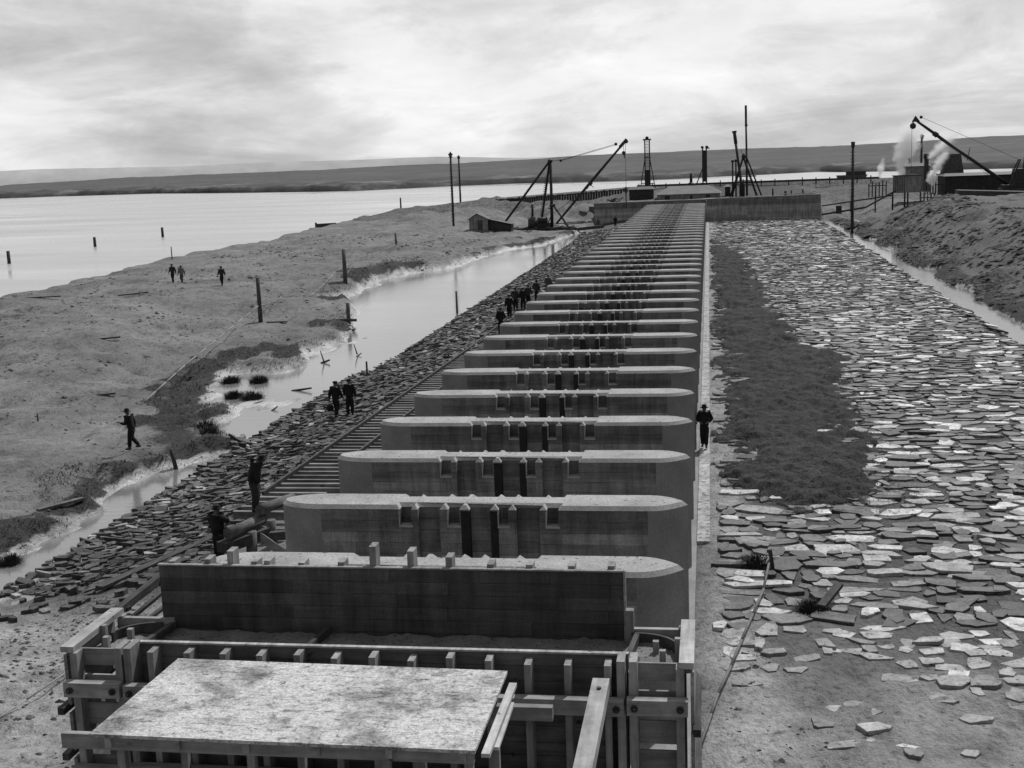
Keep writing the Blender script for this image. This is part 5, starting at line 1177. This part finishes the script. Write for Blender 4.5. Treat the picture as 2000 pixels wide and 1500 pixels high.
def person(x, y, z, rz, label, pose=None, hat='cap', coat='cloth_dark', trousers='cloth_black', lean=0.0, scale=1.0, long_coat=False, sleeves=True, head_turn=0.0, head_drop=0.0, bulk=1.1):
    """forward is local +Y"""
    P = dict(el=((-.25, -.03, 1.14), (.25, -.03, 1.14)), wr=((-.27, .05, .90), (.27, .05, .90)), kn=((-.10, .03, .50), (.10, .03, .50)), an=((-.11, -.02, .09), (.11, -.02, .09)))
    P.update(pose or {})
    t = thing('person', (x, y, z), label, 'person', rz=rz); t.scale = (scale,) * 3
    Lm = Matrix.Rotation(-lean, 4, 'X')
    def up(p):                                   # lean the upper body about the hips
        q = Vector(p) - Vector((0, 0, .95)); return tuple(Lm @ q + Vector((0, 0, .95)))
    sh = [(-.18, 0, 1.41), (.18, 0, 1.41)]
    hd = Vector((.0, .035 + head_drop * .10, 1.60 - head_drop * .05))
    v = [(0, 0, .95), up((0, .01, 1.10)), up((0, .0, 1.28)), up((0, -.01, 1.42)), up((0, .005, 1.49)), up(tuple(hd)), up(tuple(hd + Vector((0, .0, .085))))]
    e = [(0, 1), (1, 2), (2, 3), (3, 4), (4, 5), (5, 6)]
    r = [(.14, .105), (.13, .10), (.15, .11), (.12, .09), .052, (.078, .095), (.062, .078)]
    def addv(p, par, rad): v.append(tuple(p)); r.append(rad); e.append((par, len(v) - 1)); return len(v) - 1
    cr, sr = math.cos(head_turn), math.sin(head_turn)
    def hp(dx, dy, dz): return up((hd.x + dx * cr - dy * sr, hd.y + dx * sr + dy * cr, hd.z + dz))
    addv(hp(0, .115, -.01), 5, .016)             # nose
    for s in (-1, 1): addv(hp(s * .088, -.005, .0), 5, .018)   # ears
    hands = []
    for i, s in ((0, -1), (1, 1)):
        a = addv(up(sh[i]), 3, .066); b_ = addv(up(P['el'][i]), a, .046); c = addv(up(P['wr'][i]), b_, .032)
        w = Vector(up(P['wr'][i])); f = (w - Vector(up(P['el'][i]))).normalized()
        side = Vector((0, 0, 1)) if abs(f.z) < .7 else Vector((0, 1, 0)); side = (side - f * side.dot(f)).normalized(); nrm = f.cross(side)
        pm = addv(w + f * .075, c, (.030, .022)); hands.append(pm)
        for k in range(4):
            ln = (.062, .074, .078, .06)[k]; o = (k - 1.5) * .021
            q1 = addv(w + f * (.10 + .3 * ln) + side * o, pm, .0095); addv(w + f * (.10 + .9 * ln) + side * o + nrm * (-s) * .03, q1, .0085)
        q1 = addv(w + f * .06 + side * .042, pm, .011); addv(w + f * .10 + side * .058 + nrm * (-s) * .012, q1, .009)
    for i, s in ((0, -1), (1, 1)):
        a = addv((s * .095, 0, .88), 0, .092); b_ = addv(P['kn'][i], a, .064); c = addv(P['an'][i], b_, .045); an = Vector(P['an'][i])
        addv(an + Vector((s * .02, .15, -.05)), c, .036)
    skinned('body', v, e, r, M['skin'], t)
    # coat / shirt
    hem = .62 if long_coat else .86
    cv = [up((0, .0, 1.44)), up((0, .0, 1.30)), up((0, .01, 1.10)), up((0, .0, .97)), (0, .0, hem)]; ce = [(0, 1), (1, 2), (2, 3), (3, 4)]; crd = [(.125, .095), (.20, .145), (.18, .14), (.185, .14), (.20 if long_coat else .188, .15)]
    for i, s in ((0, -1), (1, 1)):
        cv.append(up(sh[i])); crd.append(.098); ce.append((0, len(cv) - 1)); cv.append(up(P['el'][i])); crd.append(.078); ce.append((len(cv) - 2, len(cv) - 1))
        if sleeves: cv.append(tuple(Vector(up(P['wr'][i])))); crd.append(.050); ce.append((len(cv) - 2, len(cv) - 1))
    skinned('coat' if sleeves else 'waistcoat', cv, ce, [tuple(q * bulk for q in w) if isinstance(w, tuple) else w * bulk for w in crd], M[coat], t, root=1)
    tv = [(0, 0, 1.0), (0, 0, .90)]; te = [(0, 1)]; tr = [(.148, .112), (.15, .12)]
    for i, s in ((0, -1), (1, 1)):
        tv.append((s * .095, 0, .83)); tr.append(.116); te.append((1, len(tv) - 1)); tv.append(P['kn'][i]); tr.append(.094); te.append((len(tv) - 2, len(tv) - 1))
        an = Vector(P['an'][i]); tv.append(tuple(an + Vector((0, 0, .0)))); tr.append(.076); te.append((len(tv) - 2, len(tv) - 1))
    skinned('trousers', tv, te, [tuple(q * bulk for q in w) if isinstance(w, tuple) else w * bulk for w in tr], M[trousers], t, root=1)
    for i, s in ((0, -1), (1, 1)):
        an = Vector(P['an'][i]); skinned('boot', [tuple(an + Vector((0, -.04, .02))), tuple(an + Vector((0, -.05, -.04))), tuple(an + Vector((s * .012, .06, -.045))), tuple(an + Vector((s * .02, .19, -.055)))], [(0, 1), (1, 2), (2, 3)], [.06, .05, .048, .038], M['leather'], t)
    b = MB(); b.mi = 0; c0 = Vector(hp(0, 0, .055))
    if hat == 'hat': b.lathe(c0, [(.001, .0), (.155, -.012), (.165, .0), (.10, .012), (.098, .075), (.085, .115), (.04, .112), (.001, .10)], 18)
    elif hat == 'cap': b.lathe(c0, [(.10, -.01), (.115, .025), (.125, .055), (.09, .09), (.001, .10)], 16); f = Vector(hp(0, .16, .03)); b.beam(Vector(hp(0, .08, .045)), f, .15, .012)
    o = b.build('hat' if hat == 'hat' else 'flat_cap', M['cloth_black' if coat != 'cloth_mid' else 'cloth_dark'], origin=(0, 0, 0)); o.parent = t
    return t

WALK = dict(el=((-.26, -.10, 1.15), (.26, .06, 1.15)), wr=((-.27, -.12, .90), (.27, .20, .95)), kn=((-.10, .16, .52), (.10, -.02, .50)), an=((-.10, .20, .09), (.10, -.24, .14)))
POCK = dict(el=((-.31, -.10, 1.16), (.31, -.10, 1.16)), wr=((-.20, .08, .98), (.20, .08, .98)))
def gp3(x, y, dz=0): return (x, y, gz(x, y) + dz)
# man gesturing on the sand path (walks to the left, forearm raised)
person(-23.95, 48.25, gz(-23.95, 48.25), R(90), 'man in dark clothes gesturing with raised hand on the sand path', dict(el=((-.20, .12, 1.14), (.25, -.06, 1.14)), wr=((-.16, .36, 1.22), (.24, -.02, .90)), kn=((-.10, .06, .50), (.10, .08, .52)), an=((-.10, .10, .09), (.10, -.24, .16))), hat='hat', coat='cloth_black', lean=.14)
person(-49.5, 110.8, gz(-49.5, 110.8), R(170), 'dark-jacketed man of the walking pair near the lake shore', WALK, coat='cloth_dark')
person(-48.8, 111.2, gz(-48.8, 111.2), R(172), 'man in pale overalls walking beside the dark-jacketed man', WALK, coat='cloth_pale', trousers='cloth_mid')
person(-43.1, 106.8, gz(-43.1, 106.8), R(175), 'lone dark-coated man walking over the middle of the sand flat', WALK, coat='cloth_dark')
person(-17.56, 56.4, gz(-17.56, 56.4) + .1, R(-15), 'capped man in braces seen from behind on the riprap, left of the pair', WALK, coat='cloth_black', trousers='cloth_black', head_turn=.4)
person(-16.85, 56.3, gz(-16.85, 56.3) + .1, R(10), 'stooping capped man on the riprap, right of the pair', dict(el=((-.27, .10, 1.15), (.26, -.02, 1.14)), wr=((-.22, .28, 1.0), (.27, .05, .9))), coat='cloth_black', lean=.12, head_turn=.5)
person(-13.78, 35.4, 1.46, R(-62), 'man in dark clothes standing on the logs with bowed head', dict(el=((-.27, .06, 1.15), (.27, .04, 1.15)), wr=((-.26, .16, .92), (.27, .14, .92)), kn=((-.14, .10, .50), (.14, .03, .50)), an=((-.16, .02, .09), (.17, -.04, .09))), hat='hat', coat='cloth_black', trousers='cloth_dark', lean=.26, head_drop=1.0, bulk=1.32, scale=1.04)
person(-14.42, 33.9, gz(-14.42, 33.9) + .05, R(-35), 'man beside the trestle with bare arm stretched out to the log', dict(el=((-.28, -.04, 1.16), (.34, .24, 1.28)), wr=((-.30, .06, .92), (.44, .50, 1.24))), hat='hat', coat='cloth_black', sleeves=False, bulk=1.25)
person(-.26, 50.0, .05, R(178), 'man in black with hat walking along the foot of the piers', dict(el=((-.30, -.08, 1.16), (.30, -.08, 1.16)), wr=((-.16, .16, 1.08), (.16, .16, 1.08)), kn=((-.08, .08, .5), (.08, .02, .5)), an=((-.07, .10, .09), (.08, -.10, .10))), hat='hat', coat='cloth_black')
for (x, y, rz, lab, kw) in ((-13.9, 82.6, 20, 'last man of the file beside the piers, nearest the camera', dict(coat='cloth_black')),
                            (-14.6, 90.8, 5, 'long-coated man in the file beside the piers', dict(coat='cloth_black', long_coat=True)),
                            (-14.9, 95.8, -10, 'square-shouldered man left of the bulky coat in the file', dict(coat='cloth_dark')),
                            (-14.3, 95.8, 15, 'bulky long-coated man in the middle of the file', dict(coat='cloth_black', long_coat=True)),
                            (-14.2, 98.0, 0, 'man half hidden behind the bulky long-coated man', dict(coat='cloth_dark')),
                            (-14.0, 101.5, -15, 'hatted man near the front of the file beside the piers', dict(coat='cloth_dark', hat='hat')),
                            (-13.6, 106.0, 0, 'foremost man of the file, farthest from the camera', dict(coat='cloth_mid'))):
    person(x, y, max(gz(x, y), .22) + .06, R(rz), lab, WALK if 'long' in lab else POCK, **kw)
person(-15.4, 210.0, gz(-15.4, 210) + .15, R(180), 'tiny dark man standing before the left abutment wall', coat='cloth_black')
person(-18.6, 214.0, gz(-18.6, 214) + .15, R(150), 'tiny faint figure at the outer end of the left abutment wall', coat='cloth_mid', trousers='cloth_mid')
def bag(x, y, z, label):
    t = thing('bag', (x, y, z), label, 'bag')
    b = MB(); b.lathe((x, y, z), [(.01, 0), (.14, .02), (.17, .14), (.13, .28), (.04, .34)], 12); b.build('bag_body', M['cloth_black'], t)
    b = MB(); b.path([(x - .08, y, z + .3), (x - .04, y, z + .42), (x + .04, y, z + .42), (x + .08, y, z + .3)], .014); b.build('handle', M['leather'], t)
bag(-17.86, 56.42, gz(-17.86, 56.42) + .45, 'dark sack carried by the capped man on the riprap')
